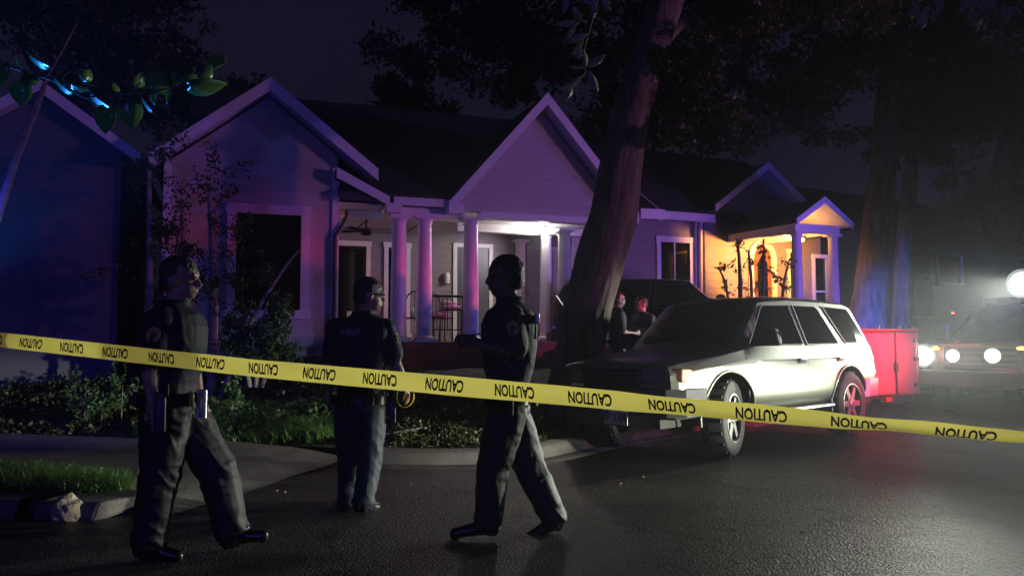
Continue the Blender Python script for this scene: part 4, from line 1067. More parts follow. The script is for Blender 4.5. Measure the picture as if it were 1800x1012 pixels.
# ------------------------------------------------------------------ caution tape
def tape():
    n0, n1 = -3.6, 16.4; L = .30; Y0 = 3.98; C = -.02975
    def P(n):
        k = 1 + C * n; px = (127 + 70.3 * n) / k
        py = np.interp(px, [-200, 0, 450, 900, 1350, 1800, 2100], [577, 597, 647, 687, 728, 768, 796])
        return at(px, py, Y0 * k)
    cache = {}
    def frame(n):
        p = P(n); t = (P(n + .15) - P(n - .15)).normalized()
        up = (V(0, 0, 1) - t * t.z).normalized(); nn = t.cross(up)      # nn points away from camera-ish
        a = R(min(72, 10.2 * max(0, n - 7.2))) + R(3) * math.sin(n * .9)
        if nn.y < 0: nn = -nn      # away from the lens
        u2 = up * math.cos(a) - nn * math.sin(a)
        w2 = t.cross(u2)
        return p, t, u2, w2
    W_ = .076
    def pt(n, v, out=0.0):      # v in -.5 .. .5
        p, t, u, w = frame(n)
        curl = .003 + .004 * sm((n - 7) / 4)
        return p + u * (v * W_) + w * (curl * (1 - 4 * v * v) + out + .003 * math.sin(n * 3.1 + v * 4) + .0045 * noise.noise(V(n * 1.7, v * 1.3, 2)))
    N = 260; K = 8; vs = []; fs = []
    for i in range(N + 1):
        n = n0 + (n1 - n0) * i / N
        for k in range(K + 1): vs.append(pt(n, k / K - .5))
    for i in range(N):
        for k in range(K): a = i * (K + 1) + k; fs.append((a, a + 1, a + K + 2, a + K + 1))
    o = raw_mesh('caution_tape', [tuple(v) for v in vs], fs, 'tape', smooth=True)
    tag(o, 'long yellow CAUTION tape stretched across the street', 'tape')
    tm = text_mesh('CAUTION', 1.0, .032, 1.0)
    bm = bmesh.new(); bm.from_mesh(tm); bmesh.ops.triangulate(bm, faces=bm.faces)
    bmesh.ops.subdivide_edges(bm, edges=[e for e in bm.edges if e.calc_length() > .25], cuts=2, use_grid_fill=True)
    bmesh.ops.triangulate(bm, faces=bm.faces); bm.to_mesh(tm); bm.free()
    xs = [v.co.x for v in tm.vertices]; ys = [v.co.y for v in tm.vertices]
    x0, x1, y0, y1 = min(xs), max(xs), min(ys), max(ys)
    base = [((v.co.x - (x0 + x1) / 2) / (x1 - x0), (v.co.y - (y0 + y1) / 2) / (y1 - y0)) for v in tm.vertices]
    sgn = -1 if (frame(3)[3]).y > 0 else 1
    for n in range(-3, 17):
        m2 = tm.copy()
        for v, (a, b) in zip(m2.vertices, base):
            v.co = pt(n - a * .55, -b * .64, sgn * .0009)      # printed upside down as the tape hangs
        m2.materials.append(M['print'])
        link(bpy.data.objects.new('lettering', m2), o)
tape()

# ------------------------------------------------------------------ people
def dens(pts, rad, st=.03):
    P, Q = [], []
    for i in range(len(pts) - 1):
        a, b = Vector(pts[i]), Vector(pts[i + 1]); k = max(1, int((b - a).length / st))
        for j in range(k): P.append(a.lerp(b, j / k)); Q.append(rad[i] + (rad[i + 1] - rad[i]) * j / k)
    P.append(Vector(pts[-1])); Q.append(rad[-1]); return P, Q
class Body:
    def __init__(s): s.mb = MB(); s.lab = []; s.hd = None
    def mark(s, l): s.lab += [l] * (len(s.mb.v) - len(s.lab))
    def limb(s, l, pts, rad, ell=1.0, up=None, n=14):
        P, Q = dens(pts, rad); s.mb.tube(P, Q, n, ell, up); s.mb.ellipsoid(P[0], (Q[0] * .97,) * 3, 10, 7); s.mb.ellipsoid(P[-1], (Q[-1] * .97,) * 3, 10, 7); s.mark(l)
    def ell(s, l, c, r, rot=None): s.mb.ellipsoid(c, r, 18, 12, rot); s.mark(l)
    def rings(s, l, rs, lat, sag, n=22, pw=2.4):
        vs = []; fs = []
        full = []
        for i in range(len(rs) - 1):
            for j in range(4):
                f = j / 4; f2 = f
                full.append((Vector(rs[i][0]).lerp(Vector(rs[i + 1][0]), f), rs[i][1] + (rs[i + 1][1] - rs[i][1]) * f2, rs[i][2] + (rs[i + 1][2] - rs[i][2]) * f2))
        full.append((Vector(rs[-1][0]), rs[-1][1], rs[-1][2]))
        for c, a, b in full:
            for k in range(n):
                t = 2 * math.pi * k / n; ct, st = math.cos(t), math.sin(t)
                x = math.copysign(abs(ct) ** (2 / pw), ct); y = math.copysign(abs(st) ** (2 / pw), st)
                vs.append(c + lat * x * a + sag * y * b)
        for i in range(len(full) - 1):
            for k in range(n): fs.append((i * n + k, i * n + (k + 1) % n, (i + 1) * n + (k + 1) % n, (i + 1) * n + k))
        fs += [tuple(range(n - 1, -1, -1)), tuple(range((len(full) - 1) * n, len(full) * n))]
        s.mb.add(vs, fs); s.mark(l)
    def hand(s, l, wrist, d, pn, curl=.35, r=1.0):
        d = Vector(d).normalized(); pn = (Vector(pn) - d * Vector(pn).dot(d)).normalized(); sd = d.cross(pn)
        rot = Matrix((sd, pn, d)).transposed()
        s.ell(l, Vector(wrist) + d * .045, (.040 * r, .018 * r, .055 * r), rot)
        for i, ln in enumerate((.062, .075, .072, .058)):
            b = Vector(wrist) + d * .085 + sd * (-.030 + .020 * i)
            m1 = b + (d * math.cos(curl) + pn * math.sin(curl)) * ln * .55
            m2 = m1 + (d * math.cos(curl * 2.4) + pn * math.sin(curl * 2.4)) * ln * .45
            s.limb(l, [b - d * .02, m1, m2], [.0098 * r, .0092 * r, .0080 * r], n=8)
        b = Vector(wrist) + d * .025 - sd * .032
        s.limb(l, [b, b + d * .035 - sd * .028 + pn * .01, b + d * .07 - sd * .03 + pn * .025], [.013 * r, .011 * r, .009 * r], n=8)
    def head(s, c, f, skin='skin', hair='hair', sz=1.0, up=None, hairy=True):
        f = Vector(f).normalized(); up = Vector(up or (0, 0, 1)); up = (up - f * up.dot(f)).normalized(); r = up.cross(f)
        rot = Matrix((r, f, up)).transposed(); q = lambda x, y, z: Vector(c) + (r * x + f * y + up * z) * sz
        s.ell(skin, q(0, 0, .03), (.074 * sz, .094 * sz, .092 * sz), rot)
        s.ell(skin, q(0, .028, -.045), (.058 * sz, .066 * sz, .068 * sz), rot)
        s.ell(skin, q(0, .066, -.088), (.026 * sz, .022 * sz, .018 * sz), rot)       # chin
        s.limb(skin, [q(0, .094, .015), q(0, .114, -.028), q(0, .098, -.036)], [.009 * sz, .014 * sz, .012 * sz], n=8)   # nose
        s.ell(skin, q(0, .092, -.062), (.024 * sz, .012 * sz, .009 * sz), rot)       # lips
        s.ell(skin, q(0, .084, .03), (.052 * sz, .018 * sz, .012 * sz), rot)         # brow
        for sx in (-1, 1):
            s.ell(skin, q(sx * .076, -.006, -.012), (.011 * sz, .020 * sz, .032 * sz), rot)
            s.ell('eye', q(sx * .031, .0865, .008), (.012 * sz, .008 * sz, .007 * sz), rot)
        if hairy:
            s.ell(hair, q(0, -.010, .048), (.081 * sz, .098 * sz, .088 * sz), rot)
            s.ell(hair, q(0, -.040, -.005), (.076 * sz, .066 * sz, .075 * sz), rot)
        s.hd = (Vector(c), r, f, up, sz, skin, hair)
        return q
    def finish(s, name, root, mats, vox=.0095, folds=1.0):
        me = s.mb.mesh(name); o = link(bpy.data.objects.new(name, me))
        m = o.modifiers.new('r', 'REMESH'); m.mode = 'VOXEL'; m.voxel_size = vox; m.adaptivity = 0
        bpy.context.view_layer.update()
        e = bpy.data.meshes.new_from_object(o.evaluated_get(bpy.context.evaluated_depsgraph_get())); o.modifiers.clear()
        bm = bmesh.new(); bm.from_mesh(e)
        for _ in range(3): bmesh.ops.smooth_vert(bm, verts=bm.verts, factor=.5, use_axis_x=True, use_axis_y=True, use_axis_z=True)
        bm.normal_update(); bm.to_mesh(e); bm.free()
        kd = KDTree(len(s.mb.v))
        for i, v in enumerate(s.mb.v): kd.insert(v, i)
        kd.balance()
        labs = sorted(set(s.lab)); names = {l: i for i, l in enumerate(labs)}
        n = len(e.vertices); cov = np.empty(n * 3); e.vertices.foreach_get('co', cov); cov = cov.reshape(-1, 3)
        nor = np.array([v.normal[:] for v in e.vertices])
        vl = np.array([names[s.lab[kd.find(c)[1]]] for c in cov])
        if s.hd:
            c_, r_, f_, u_, sz_, sk_, ha_ = s.hd
            d_ = (cov - np.array(c_)) / sz_; hx, hy, hz_ = d_ @ np.array(r_), d_ @ np.array(f_), d_ @ np.array(u_)
            near = (np.abs(hx) < .12) & (np.abs(hy) < .14) & (hz_ > -.12) & (hz_ < .2) & np.isin(vl, [names[l] for l in (sk_, ha_) if l in names])
            wob = .006 * np.sin(hx * 90 + hy * 40)
            hairy_ = (hz_ > .062 + wob - np.clip((hy - .05) * .4, -.02, 1)) | ((hy < .012 + wob) & (hz_ > -.012)) | ((hy < -.03) & (hz_ > -.062 + wob))
            ear = (np.abs(hx) > .074) & (hz_ < .025) & (hz_ > -.05) & (hy > -.03)
            vl[near] = np.where(hairy_ & ~ear, names[ha_], names[sk_])[near]
        # cloth folds
        cloth = np.isin(vl, [names[l] for l in labs if l.startswith(('shirt', 'trouser'))])
        tr_ = np.isin(vl, [names[l] for l in labs if l.startswith('trouser')])
        zmin = cov[:, 2].min(); N_ = noise.noise; disp = np.zeros(n)
        for i in np.nonzero(cloth)[0]:
            px_, py_, pz_ = cov[i]; h = pz_ - zmin
            a1 = N_((px_ * 7, py_ * 7, pz_ * 5 + px_ * 6))
            q1 = 1 - abs(N_((px_ * 9 + 3, py_ * 9, pz_ * 9 + px_ * 7 + a1))) * 2.4       # sharp crease lines
            q2 = 1 - abs(N_((px_ * 5, py_ * 5 + 7, pz_ * 16))) * 2.6
            k_ = 1.0 + 1.3 * math.exp(-((h - .16) / .10) ** 2) + .8 * math.exp(-((h - .52) / .10) ** 2) + .7 * math.exp(-((h - .92) / .08) ** 2)
            disp[i] = (.5 * a1 + .45 * max(0, q1) * (k_ if tr_[i] else 1.0) + .35 * max(0, q2) * (k_ - .6 if tr_[i] else .5)) * (.0095 if tr_[i] else .0075)
        for i in np.nonzero(np.isin(vl, [names[l] for l in labs if l.startswith('hair')]))[0]:
            px_, py_, pz_ = cov[i]; disp[i] = .006 * N_((px_ * 60, py_ * 60, pz_ * 35)) + .004 * N_((px_ * 120, py_ * 120, pz_ * 70)) + .003
        cov = cov + nor * (disp * folds)[:, None]
        cov = cov - np.array(root.location)
        e.vertices.foreach_set('co', cov.ravel().astype(np.float32))
        for l in labs: e.materials.append(M[mats.get(l, l)])
        fi = [vl[p.vertices[0]] for p in e.polygons]; e.polygons.foreach_set('material_index', fi)
        e.polygons.foreach_set('use_smooth', [True] * len(e.polygons)); e.update()
        o.data = e; o.parent = root; bpy.data.meshes.remove(me)
        return o
def standing(name, label, J, F, mats, hair='hair', skin='skin', vox=.0095, cap=False, belt=True, bulk=1.0, patch=None, headf=None, folds=1.0, short=True, group=None, extra=None, hscale=1.06, sg=1.0, leg=1.0):
    """J: joints in the place; F: facing direction"""
    F = Vector(F).normalized(); lat = F.cross(V(0, 0, 1)).normalized()      # lat points to the person's right
    up = V(0, 0, 1); B = Body(); g = {k: Vector(v) for k, v in J.items()}
    foot = min(g['ankL'].z, g['ankR'].z)
    pel = g['pelvis']; chest = g['chest']; neck = g['neck']; ax = (neck - pel)
    pt = lambda t: pel + ax * t
    root = empty(name, (pel.x, pel.y, foot - .09), 0, label, 'person', group)
    b = bulk
    B.rings('shirt', [(pt(-.02), .158 * b, .108 * b), (pt(.10), .160 * b, .112 * b), (pt(.30), .160 * b, .122 * b * sg), (pt(.52), .180 * b, .136 * b * sg), (pt(.74), .195 * b, .136 * b * sg), (pt(.88), .180 * b, .112 * b * sg), (pt(.97), .11 * b, .085), (pt(1.02), .062, .066)], lat, F)
    B.rings('trouser', [(pt(-.22), .150 * b, .100 * b), (pt(-.16), .166 * b, .118 * b), (pt(-.06), .164 * b, .114 * b), (pt(.0), .154 * b, .106 * b)], lat, F)
    for sd, s in (('L', -1), ('R', 1)):
        hip = pel - ax * .13 + lat * s * .082 * b
        kn, an = g['knee' + sd], g['ank' + sd]; toe = g['toe' + sd]
        B.limb('trouser', [hip, hip.lerp(kn, .5), kn, kn.lerp(an, .35), kn.lerp(an, .85), an + (an - kn).normalized() * .015], [.100 * b * leg, .096 * b * leg, .080 * b * leg, .078 * b * leg, .068 * b * leg, .076 * b])
        d = toe - an; d = (d - up * d.z * .0)
        heel = an - V(d.x, d.y, 0).normalized() * .035 + V(0, 0, -.055)
        tdir = (toe - heel).normalized(); sdv = tdir.cross(up).normalized()
        B.limb('boot', [an + V(0, 0, .04), an - V(0, 0, .05)], [.050, .052])
        B.limb('boot', [heel, heel.lerp(toe, .5) + V(0, 0, .012), toe], [.044, .050, .040], ell=.86, up=sdv)
        B.limb('boot', [heel + V(0, 0, -.018), toe + V(0, 0, -.012)], [.040, .040], ell=.5, up=sdv)
        sh = chest + lat * s * .185 * b + V(0, 0, .02); el, wr = g['elb' + sd], g['wri' + sd]
        sh = g.get('sh' + sd, sh)
        B.ell('shirt', sh, (.075 * b, .075 * b, .075 * b))
        if short:
            B.limb('shirt', [sh, sh.lerp(el, .80)], [.070 * b, .076 * b])
            B.limb(skin, [sh.lerp(el, .80), el, el.lerp(wr, .35), wr], [.048, .043, .044, .028])
        else:
            B.limb('shirt', [sh, el, wr], [.066, .056, .042]); B.limb(skin, [el.lerp(wr, .9), wr], [.028, .027])
        B.hand(skin, wr, g.get('hd' + sd, wr - el), g.get('pn' + sd, F), g.get('curl', 0.45) if not isinstance(g.get('curl'), Vector) else .45)
    hf = Vector(headf) if headf is not None else F
    hc = g['head']; B.limb(skin, [neck - V(0, 0, .03), hc - V(0, 0, .06)], [.068, .064])
    B.rings('shirt', [(neck - V(0, 0, .03), .096, .096), (neck + V(0, 0, .022), .090, .092)], lat, F)
    q = B.head(hc, hf, skin, hair, hscale, hairy=not cap or True)
    body = B.finish('body', root, mats, vox, folds)
    off = root.location
    if cap:
        m_ = MB(); f = hf.normalized(); r = V(0, 0, 1).cross(f).normalized(); rot = Matrix((r, f, V(0, 0, 1))).transposed()
        m_.ellipsoid(q(0, -.008, .072), (.089, .107, .075), 24, 12, rot)
        pk_ = [q(.075, .07, .055), q(.055, .13, .050), q(0, .165, .045), q(-.055, .13, .050), q(-.075, .07, .055)]
        m_.prism(pk_, V(0, 0, .012)); m_.build('cap', 'uniform', root, off, smooth=50)
    if belt:
        m_ = MB(); n = 28; vs = []
        for z, e_ in ((-.055, 1.03), (-.055, 1.12), (.005, 1.12), (.005, 1.03)):
            for k in range(n):
                t = 2 * math.pi * k / n; vs.append(pt(0) + V(0, 0, z) + lat * math.cos(t) * .168 * b * e_ + F * math.sin(t) * .122 * b * e_)
        fs = [(i * n + k, i * n + (k + 1) % n, ((i + 1) % 4) * n + (k + 1) % n, ((i + 1) % 4) * n + k) for i in range(4) for k in range(n)]
        bl = m_.add(vs, fs).build('duty_belt', 'leather', root, off, smooth=40)
        def pouch(name, ang, w, d, h, dz, m='leather'):
            t = R(ang); c = pt(0) + V(0, 0, dz) + lat * math.cos(t) * (.19 * b + d / 2) + F * math.sin(t) * (.14 * b + d / 2)
            o_ = (lat * math.cos(t) + F * math.sin(t)).normalized(); tg = V(-o_.y, o_.x, 0)
            MB().hexa([c + tg * x + o_ * y + V(0, 0, z) for z in (-h, h * .6) for y in (-d / 2, d / 2) for x in (-w / 2, w / 2)]).build(name, m, bl, off, bevel=.01)
        pouch('holster', 5, .06, .06, .13, -.08); pouch('pistol_grip', 12, .03, .035, .05, .045, 'boot')
        pouch('pouch', 50, .05, .04, .05, -.02); pouch('pouch', 130, .05, .04, .05, -.02); pouch('radio', 178, .055, .04, .085, -.03); pouch('pouch', -60, .06, .04, .05, -.02); pouch('cuff_case', -110, .06, .04, .05, -.02)
    if patch:
        for sd in patch:
            s = -1 if sd == 'L' else 1
            sh = g.get('sh' + sd, chest + lat * s * .185 * b + V(0, 0, .02)); el = g['elb' + sd]; c = sh.lerp(el, .30) + lat * s * .074 * b
            d = (el - sh).normalized(); o_ = (lat * s - d * d.dot(lat * s)).normalized(); t_ = d.cross(o_)
            ring = [c + (t_ * math.cos(a) * .040 + d * math.sin(a) * .047) - o_ * abs(math.cos(a)) * .006 for a in np.linspace(0, 2 * math.pi, 20, endpoint=False)]
            pa = MB().prism(ring, o_ * .006).build('shoulder_patch', 'patch', root, off)
            star = [c + (t_ * math.cos(a) + d * math.sin(a)) * (.026 if i % 2 == 0 else .012) + o_ * .0065 for i, a in enumerate(np.linspace(-math.pi / 2, 1.5 * math.pi, 10, endpoint=False))]
            MB().prism(star, o_ * .002).build('star', 'patch_dark', pa, off)
    if extra: extra(root, off, g, lat, F, pt, q)
    return root
def ground_at(px, py, z=0.0):
    g = ray(px, py); t = (z - CAM_H) / g.z; return V(0, 0, CAM_H) + g * t

# officer striding to the right, nearest the camera
def O1(px, py, dy=0.0): return at(px, py, 4.93 + dy)
def extra1(root, off, g, lat, F, pt, q):
    for k, dx in enumerate((0, .035)):
        c = pt(-.02) + F * (.175 + dx) + lat * .06 + V(0, 0, -.03)
        MB().tube([c + V(0, 0, .06), c - V(0, 0, .11)], .015, 10).build('flashlight' if k else 'baton', 'metal', root, off, smooth=40)
standing('person', 'officer in dark uniform striding right at the left, nearest the camera',
    dict(pelvis=O1(302, 690), chest=O1(300, 572), neck=O1(306, 534), head=O1(316, 492),
         kneeR=O1(282, 828, -.07), ankR=O1(262, 950, -.10), toeR=O1(312, 976, -.10),
         kneeL=O1(382, 826, .10), ankL=O1(408, 932, .12), toeL=O1(462, 940, .12),
         elbR=O1(262, 640, -.22), wriR=O1(268, 712, -.22), elbL=O1(338, 640, .24), wriL=O1(350, 690, .2),
         shR=O1(285, 566, -.18), shL=O1(318, 566, .18)),
    (1, .12, 0), {'shirt': 'uniform', 'trouser': 'trousers'}, hair='hair_grey', bulk=1.22, sg=1.15, leg=1.15, patch='R', headf=(1, .1, -.02), vox=.0095, folds=1.5, hscale=1.12, extra=extra1)
# officer seen from behind in the middle distance
def O2(px, py, dy=0.0): return at(px, py, 6.30 + dy)
def extra2(root, off, g, lat, F, pt, q):
    tm = text_mesh('SHERIFF', .060, .003, .78)
    c = pt(.72) - F * .137
    for v_ in tm.vertices:
        x, y = v_.co.x, v_.co.y
        v_.co = c + lat * (x - .055) + V(0, 0, y + .035) + F * (.5 * (x - .055) ** 2) - F * .034 - Vector(off)
    tm.materials.append(M['white_print']); link(bpy.data.objects.new('back_lettering', tm), root)
    w = g['wriR'] + (g['hdR'].normalized() * .07)
    h = MB().tube([q(-.08, .02, .012), q(-.045, .100, .012), q(.045, .100, .012), q(.08, .02, .012)], .006, 8).build('glasses', 'boot', root, off, smooth=40)
standing('person', 'officer seen from behind with short sleeves and a loop of tape in hand',
    dict(pelvis=O2(634, 696), chest=O2(634, 586), neck=O2(640, 552), head=O2(648, 520, -.03),
         kneeL=O2(614, 805, .06), ankL=O2(613, 878, .10), toeL=O2(608, 884, .27),
         kneeR=O2(650, 808, -.05), ankR=O2(640, 880, -.12), toeR=O2(662, 890, .0),
         elbL=O2(582, 634, .05), wriL=O2(578, 686, -.02), elbR=O2(694, 634), wriR=O2(713, 680, .02),
         hdL=V(.02, 0, -1), pnL=V(1, .2, 0), hdR=V(.25, .1, -1), pnR=V(-1, .3, 0), shL=O2(592, 578), shR=O2(676, 578)),
    (.10, 1, 0), {'shirt': 'uniform', 'trouser': 'trousers_blue'}, hair='hair_grey', bulk=1.16, hscale=1.12, patch='R', headf=(.95, .42, -.05), vox=.0095, extra=extra2)
# loop of tape in his hand
c0 = O2(712, 697, 0); pts = [c0 + V(.072 * math.cos(a), .02 * math.sin(a), .085 * math.sin(a)) for a in np.linspace(R(100), R(380), 22)]
vs = []; fs = []
for i, p in enumerate(pts):
    vs += [p + V(0, -.02, .0), p + V(0, .035, .0)]
    if i: k = 2 * i; fs.append((k - 2, k - 1, k + 1, k))
tl = raw_mesh('tape_loop', [tuple(v) for v in vs], fs, 'tape', smooth=True)
sd_ = tl.modifiers.new('s', 'SOLIDIFY'); sd_.thickness = .006
tag(tl, 'loop of yellow tape hanging from the hand of the officer seen from behind', 'tape')
# officer walking left, arms in front
def O3(px, py, dy=0.0): return at(px, py, 5.38 + dy)
def extra3(root, off, g, lat, F, pt, q):
    MB().ellipsoid(q(.055, -.06, -.07), (.008, .008, .008)).build('earpiece', 'chrome', root, off, smooth=40)
    MB().hexa([pt(.70) - F * (.155 + y) + lat * x + V(0, 0, z) for z in (-.07, .09) for y in (0, .02) for x in (-.13, .13)]).build('vest_panel', 'uniform', root, off, bevel=.015)
    MB().hexa([pt(.80) - F * (.16 + y) + lat * x + V(0, 0, z) for z in (-.03, .035) for y in (0, .03) for x in (-.17, -.12)]).build('strap_buckle', 'metal', root, off, bevel=.005)
standing('person', 'officer walking left with forearms raised in front of the portico',
    dict(pelvis=O3(893, 694), chest=O3(896, 560), neck=O3(896, 528), head=O3(889, 488),
         kneeL=O3(866, 822, -.08), ankL=O3(858, 912, -.08), toeL=O3(800, 936, -.08),
         kneeR=O3(934, 826, .10), ankR=O3(972, 904, .10), toeR=O3(930, 944, .10),
         elbL=O3(906, 624, -.22), wriL=O3(842, 604, -.24), elbR=O3(880, 622, .24), wriR=O3(828, 596, .05),
         hdL=V(-1, .25, .15), pnL=V(0, 1, -.5), hdR=V(-1, -.5, .1), pnR=V(0, -1, -.5), shL=O3(898, 556, -.18), shR=O3(894, 556, .18)),
    (-1, -.06, 0), {'shirt': 'uniform', 'trouser': 'trousers'}, hair='hair', skin='skin_dark', bulk=1.17, patch='L', headf=(-1, -.12, -.03), vox=.0095, extra=extra3, folds=1.2, hscale=1.17, sg=1.18, leg=1.12)
# notepad in his hands
npd = MB().hexa([O3(828, 590, -.1) + V(x, y, z + x * .25) for z in (-.006, .006) for y in (-.06, .06) for x in (-.08, .06)]).build('notepad', 'leather', bevel=.003)
tag(npd, 'dark notepad held by the officer walking left', 'notepad')

# people further back, by the oak and behind the SUV
def far_person(label, px, Y, z0, h, F, mats, arms, hair='hair', skin='skin', cap=False, lean=0.0):
    X = (px - 900) / FPX * Y; k = h / 1.78; F = Vector(F).normalized(); lat = F.cross(V(0, 0, 1)).normalized()
    P = lambda r, f, z: V(X, Y, z0) + lat * r + F * (f + lean * z) + V(0, 0, z * k)
    J = dict(pelvis=P(0, 0, 1.02), chest=P(0, 0, 1.40), neck=P(0, 0, 1.51), head=P(0, .03, 1.66),
             kneeL=P(-.10, .03, .52), ankL=P(-.12, -.02, .10), toeL=P(-.14, .14, .04), kneeR=P(.10, .03, .52), ankR=P(.12, -.02, .10), toeR=P(.14, .14, .04))
    for kx, v in arms.items(): J[kx] = P(*v)
    return standing('person', label, J, F, mats, hair, skin, .015, cap, bulk=1.1, headf=F)
HANG = dict(elbL=(-.25, -.03, 1.14), wriL=(-.25, .08, .90), elbR=(.25, -.03, 1.14), wriR=(.25, .08, .90))
BENT = dict(elbL=(-.25, .02, 1.13), wriL=(-.12, .26, 1.16), elbR=(.25, .02, 1.13), wriR=(.10, .28, 1.12))
UPN = {'shirt': 'uniform', 'trouser': 'trousers'}
yz = lambda px, Y: yard_z((px - 900) / FPX * Y, Y) - .01
far_person('uniformed person standing close beside the oak trunk, arms bent', 1084, 12.9, yz(1084, 12.9), 1.80, (1, .1, 0), UPN, BENT)
far_person('person with arms folded facing the oak in front of the black SUV', 1130, 13.3, yz(1130, 13.3), 1.74, (-.9, -.45, 0), UPN, dict(elbL=(-.26, .04, 1.16), wriL=(-.05, .24, 1.30), elbR=(.26, .04, 1.16), wriR=(.04, .25, 1.16)))
far_person('person in a cap whose head shows over the silver SUV roof, nearer the oak', 1268, 14.2, yz(1268, 14.2), 1.90, (-.5, -1, 0), UPN, HANG, cap=True)
far_person('person seen from behind over the silver SUV roof, before the lit portico', 1346, 14.6, yz(1346, 14.6), 1.90, (.2, 1, 0), UPN, HANG)

# ------------------------------------------------------------------ trees and shrubs
def bark_tube(pts, rad, n=28, amp=.06, off=None, seed=0.0, sub=6):
    P, Q = [], []
    for i in range(len(pts) - 1):
        for j in range(sub): P.append(Vector(pts[i]).lerp(Vector(pts[i + 1]), j / sub)); Q.append(rad[i] + (rad[i + 1] - rad[i]) * j / sub)
    P.append(Vector(pts[-1])); Q.append(rad[-1])
    for _ in range(sub):
        P = [P[0]] + [(P[i - 1] + P[i] * 2 + P[i + 1]) / 4 for i in range(1, len(P) - 1)] + [P[-1]]
    m_ = MB().tube(P, Q, n)
    vs = []
    for i, v in enumerate(m_.v):
        c = P[min(i // n, len(P) - 1)]; d = Vector(v) - c; a = 2 * math.pi * (i % n) / n; ca, sa = math.cos(a), math.sin(a)
        r = 1 + amp * 1.3 * noise.noise(V(ca * 1.5, sa * 1.5, c.z * .9 + seed))
        if n > 40:      # ridged furrows running up the trunk
            w = noise.noise(V(ca * 2, sa * 2, c.z * 2.2)) * .7
            r += .045 * (abs(noise.noise(V(ca * 5.5 + w, sa * 5.5 + w, c.z * 1.3 + seed))) - .2) + .028 * (abs(noise.noise(V(ca * 12, sa * 12, c.z * 4.5))) - .2)
            r += .05 * max(0, noise.noise(V(ca * 1.2, sa * 1.2, c.z * 2.3 + 9)) - .25)
        vs.append(tuple(c + d * r))
    m_.v = vs; return m_
def tree(name, label, base, trunks, limbs, cs, per, size, group=None, bark='bark', leafm='leaf', aspect=.5):
    root = empty(name, base, 0, label, {'shrub': 'shrub', 'weed': 'weed', 'sapling': 'sapling'}.get(name, 'tree'), group)
    tn = 'stem' if name in ('shrub', 'weed', 'sapling') else 'trunk'
    for k, (pts, rad) in enumerate(trunks): bark_tube(pts, rad, *((96, .07) if rad[0] > .3 else (28, .06)), seed=k * 3.3 + base[0], sub=(22 if rad[0] > .3 else 6)).build(tn, bark, root, base, smooth=60)
    for pts, rad in limbs: bark_tube(pts, rad, 10, seed=base[1]).build('limb', bark, root, base, smooth=60)
    v, f = leaves(blobs(cs, per), size, aspect)
    raw_mesh('crown' if tn == 'trunk' else 'foliage', v, f, leafm, root, base)
    return root
def px_path(rows, Y):     # rows: (px, py, width px)
    return [at(x, y, Y) for x, y, w in rows], [w / 2 / FPX * Y for x, y, w in rows]
OY = 11.3
tp, trd = px_path([(1005, 740, 118), (1008, 690, 96), (1018, 620, 84), (1038, 520, 82), (1062, 430, 88), (1078, 380, 84), (1088, 300, 74), (1106, 200, 68), (1140, 100, 66), (1172, 0, 64), (1200, -130, 58), (1235, -300, 46)], OY)
tp[0].z = yard_z(tp[0].x, tp[0].y) - .15
top = tp[-2]
limbs = [([tp[-3], at(1120, -90, 11), at(1020, -160, 10.4), at(900, -210, 9.8)], [.16, .12, .08, .04]),
         ([tp[-2], at(1320, -170, 11.6), at(1480, -220, 11.6), at(1650, -230, 11.2)], [.18, .13, .09, .04]),
         ([tp[-4], at(1200, 40, 11.8), at(1290, -40, 12.6)], [.10, .07, .04]),
         ([tp[-2], at(1180, -260, 10), at(1130, -340, 8.6)], [.14, .1, .06])]
cs = []
for px, py, Y, r in [(1010, 20, 10.9, .45), (1075, -30, 11.2, .6), (1215, 110, 11.0, .45), (1250, 200, 11.3, .38), (1185, 235, 11.0, .22), (1300, 30, 11.8, .6), (1400, 10, 12, .6), (1500, -20, 11.6, .7), (1600, -60, 11, .7), (930, -120, 10, .8), (1130, -160, 11, .9), (1300, -160, 11.5, .9), (1480, -180, 11.5, .9), (1680, -190, 11, .9), (1130, 80, 12.2, .4), (1040, 120, 11.6, .3), (1200, -330, 11, 1.2), (1000, -350, 10, 1.1), (1400, -380, 11, 1.3), (1240, -560, 11, 1.5)]:
    cs.append((at(px, py, Y), (r, r, r * .7)))
tree('oak_tree', 'big leaning oak with a swollen trunk in front of the porch house', (tp[0].x, tp[0].y, 0), [(tp, trd)], limbs, cs, 1500, .10)
# trees beyond the right-hand house and truck
RY = 19.5
t1, r1 = px_path([(1520, 640, 84), (1524, 580, 68), (1530, 520, 58), (1540, 420, 50), (1552, 300, 44), (1565, 150, 46), (1580, 0, 36)], RY)
t2, r2 = px_path([(1580, 640, 36), (1582, 560, 30), (1590, 430, 28), (1602, 280, 24), (1625, 120, 26)], RY + .6)
cs = [(at(x, y, Y), (r, r, r * .75)) for x, y, Y, r in [(1500, 100, 19, 1.3), (1420, 200, 19, .9), (1350, 130, 18.5, 1.1), (1600, 60, 19.5, 1.5), (1700, 130, 19, 1.2), (1300, 230, 18.5, .6), (1560, 250, 20, .9), (1460, 20, 18, 1.4), (1250, 60, 18.5, 1.2), (1660, 250, 20, .8), (1750, 20, 18.5, 1.4), (1600, -100, 19, 2.0), (1400, -120, 18, 1.8)]]
tree('yard_tree', 'twin-stemmed tree with blue-lit trunk right of the lit portico', (t1[0].x, RY, 0), [(t1, r1)], [([t1[-1], at(1500, 60, 19)], [.2, .08]), ([t1[-2], at(1660, 120, 19.4)], [.2, .08])], cs, 2600, .16)
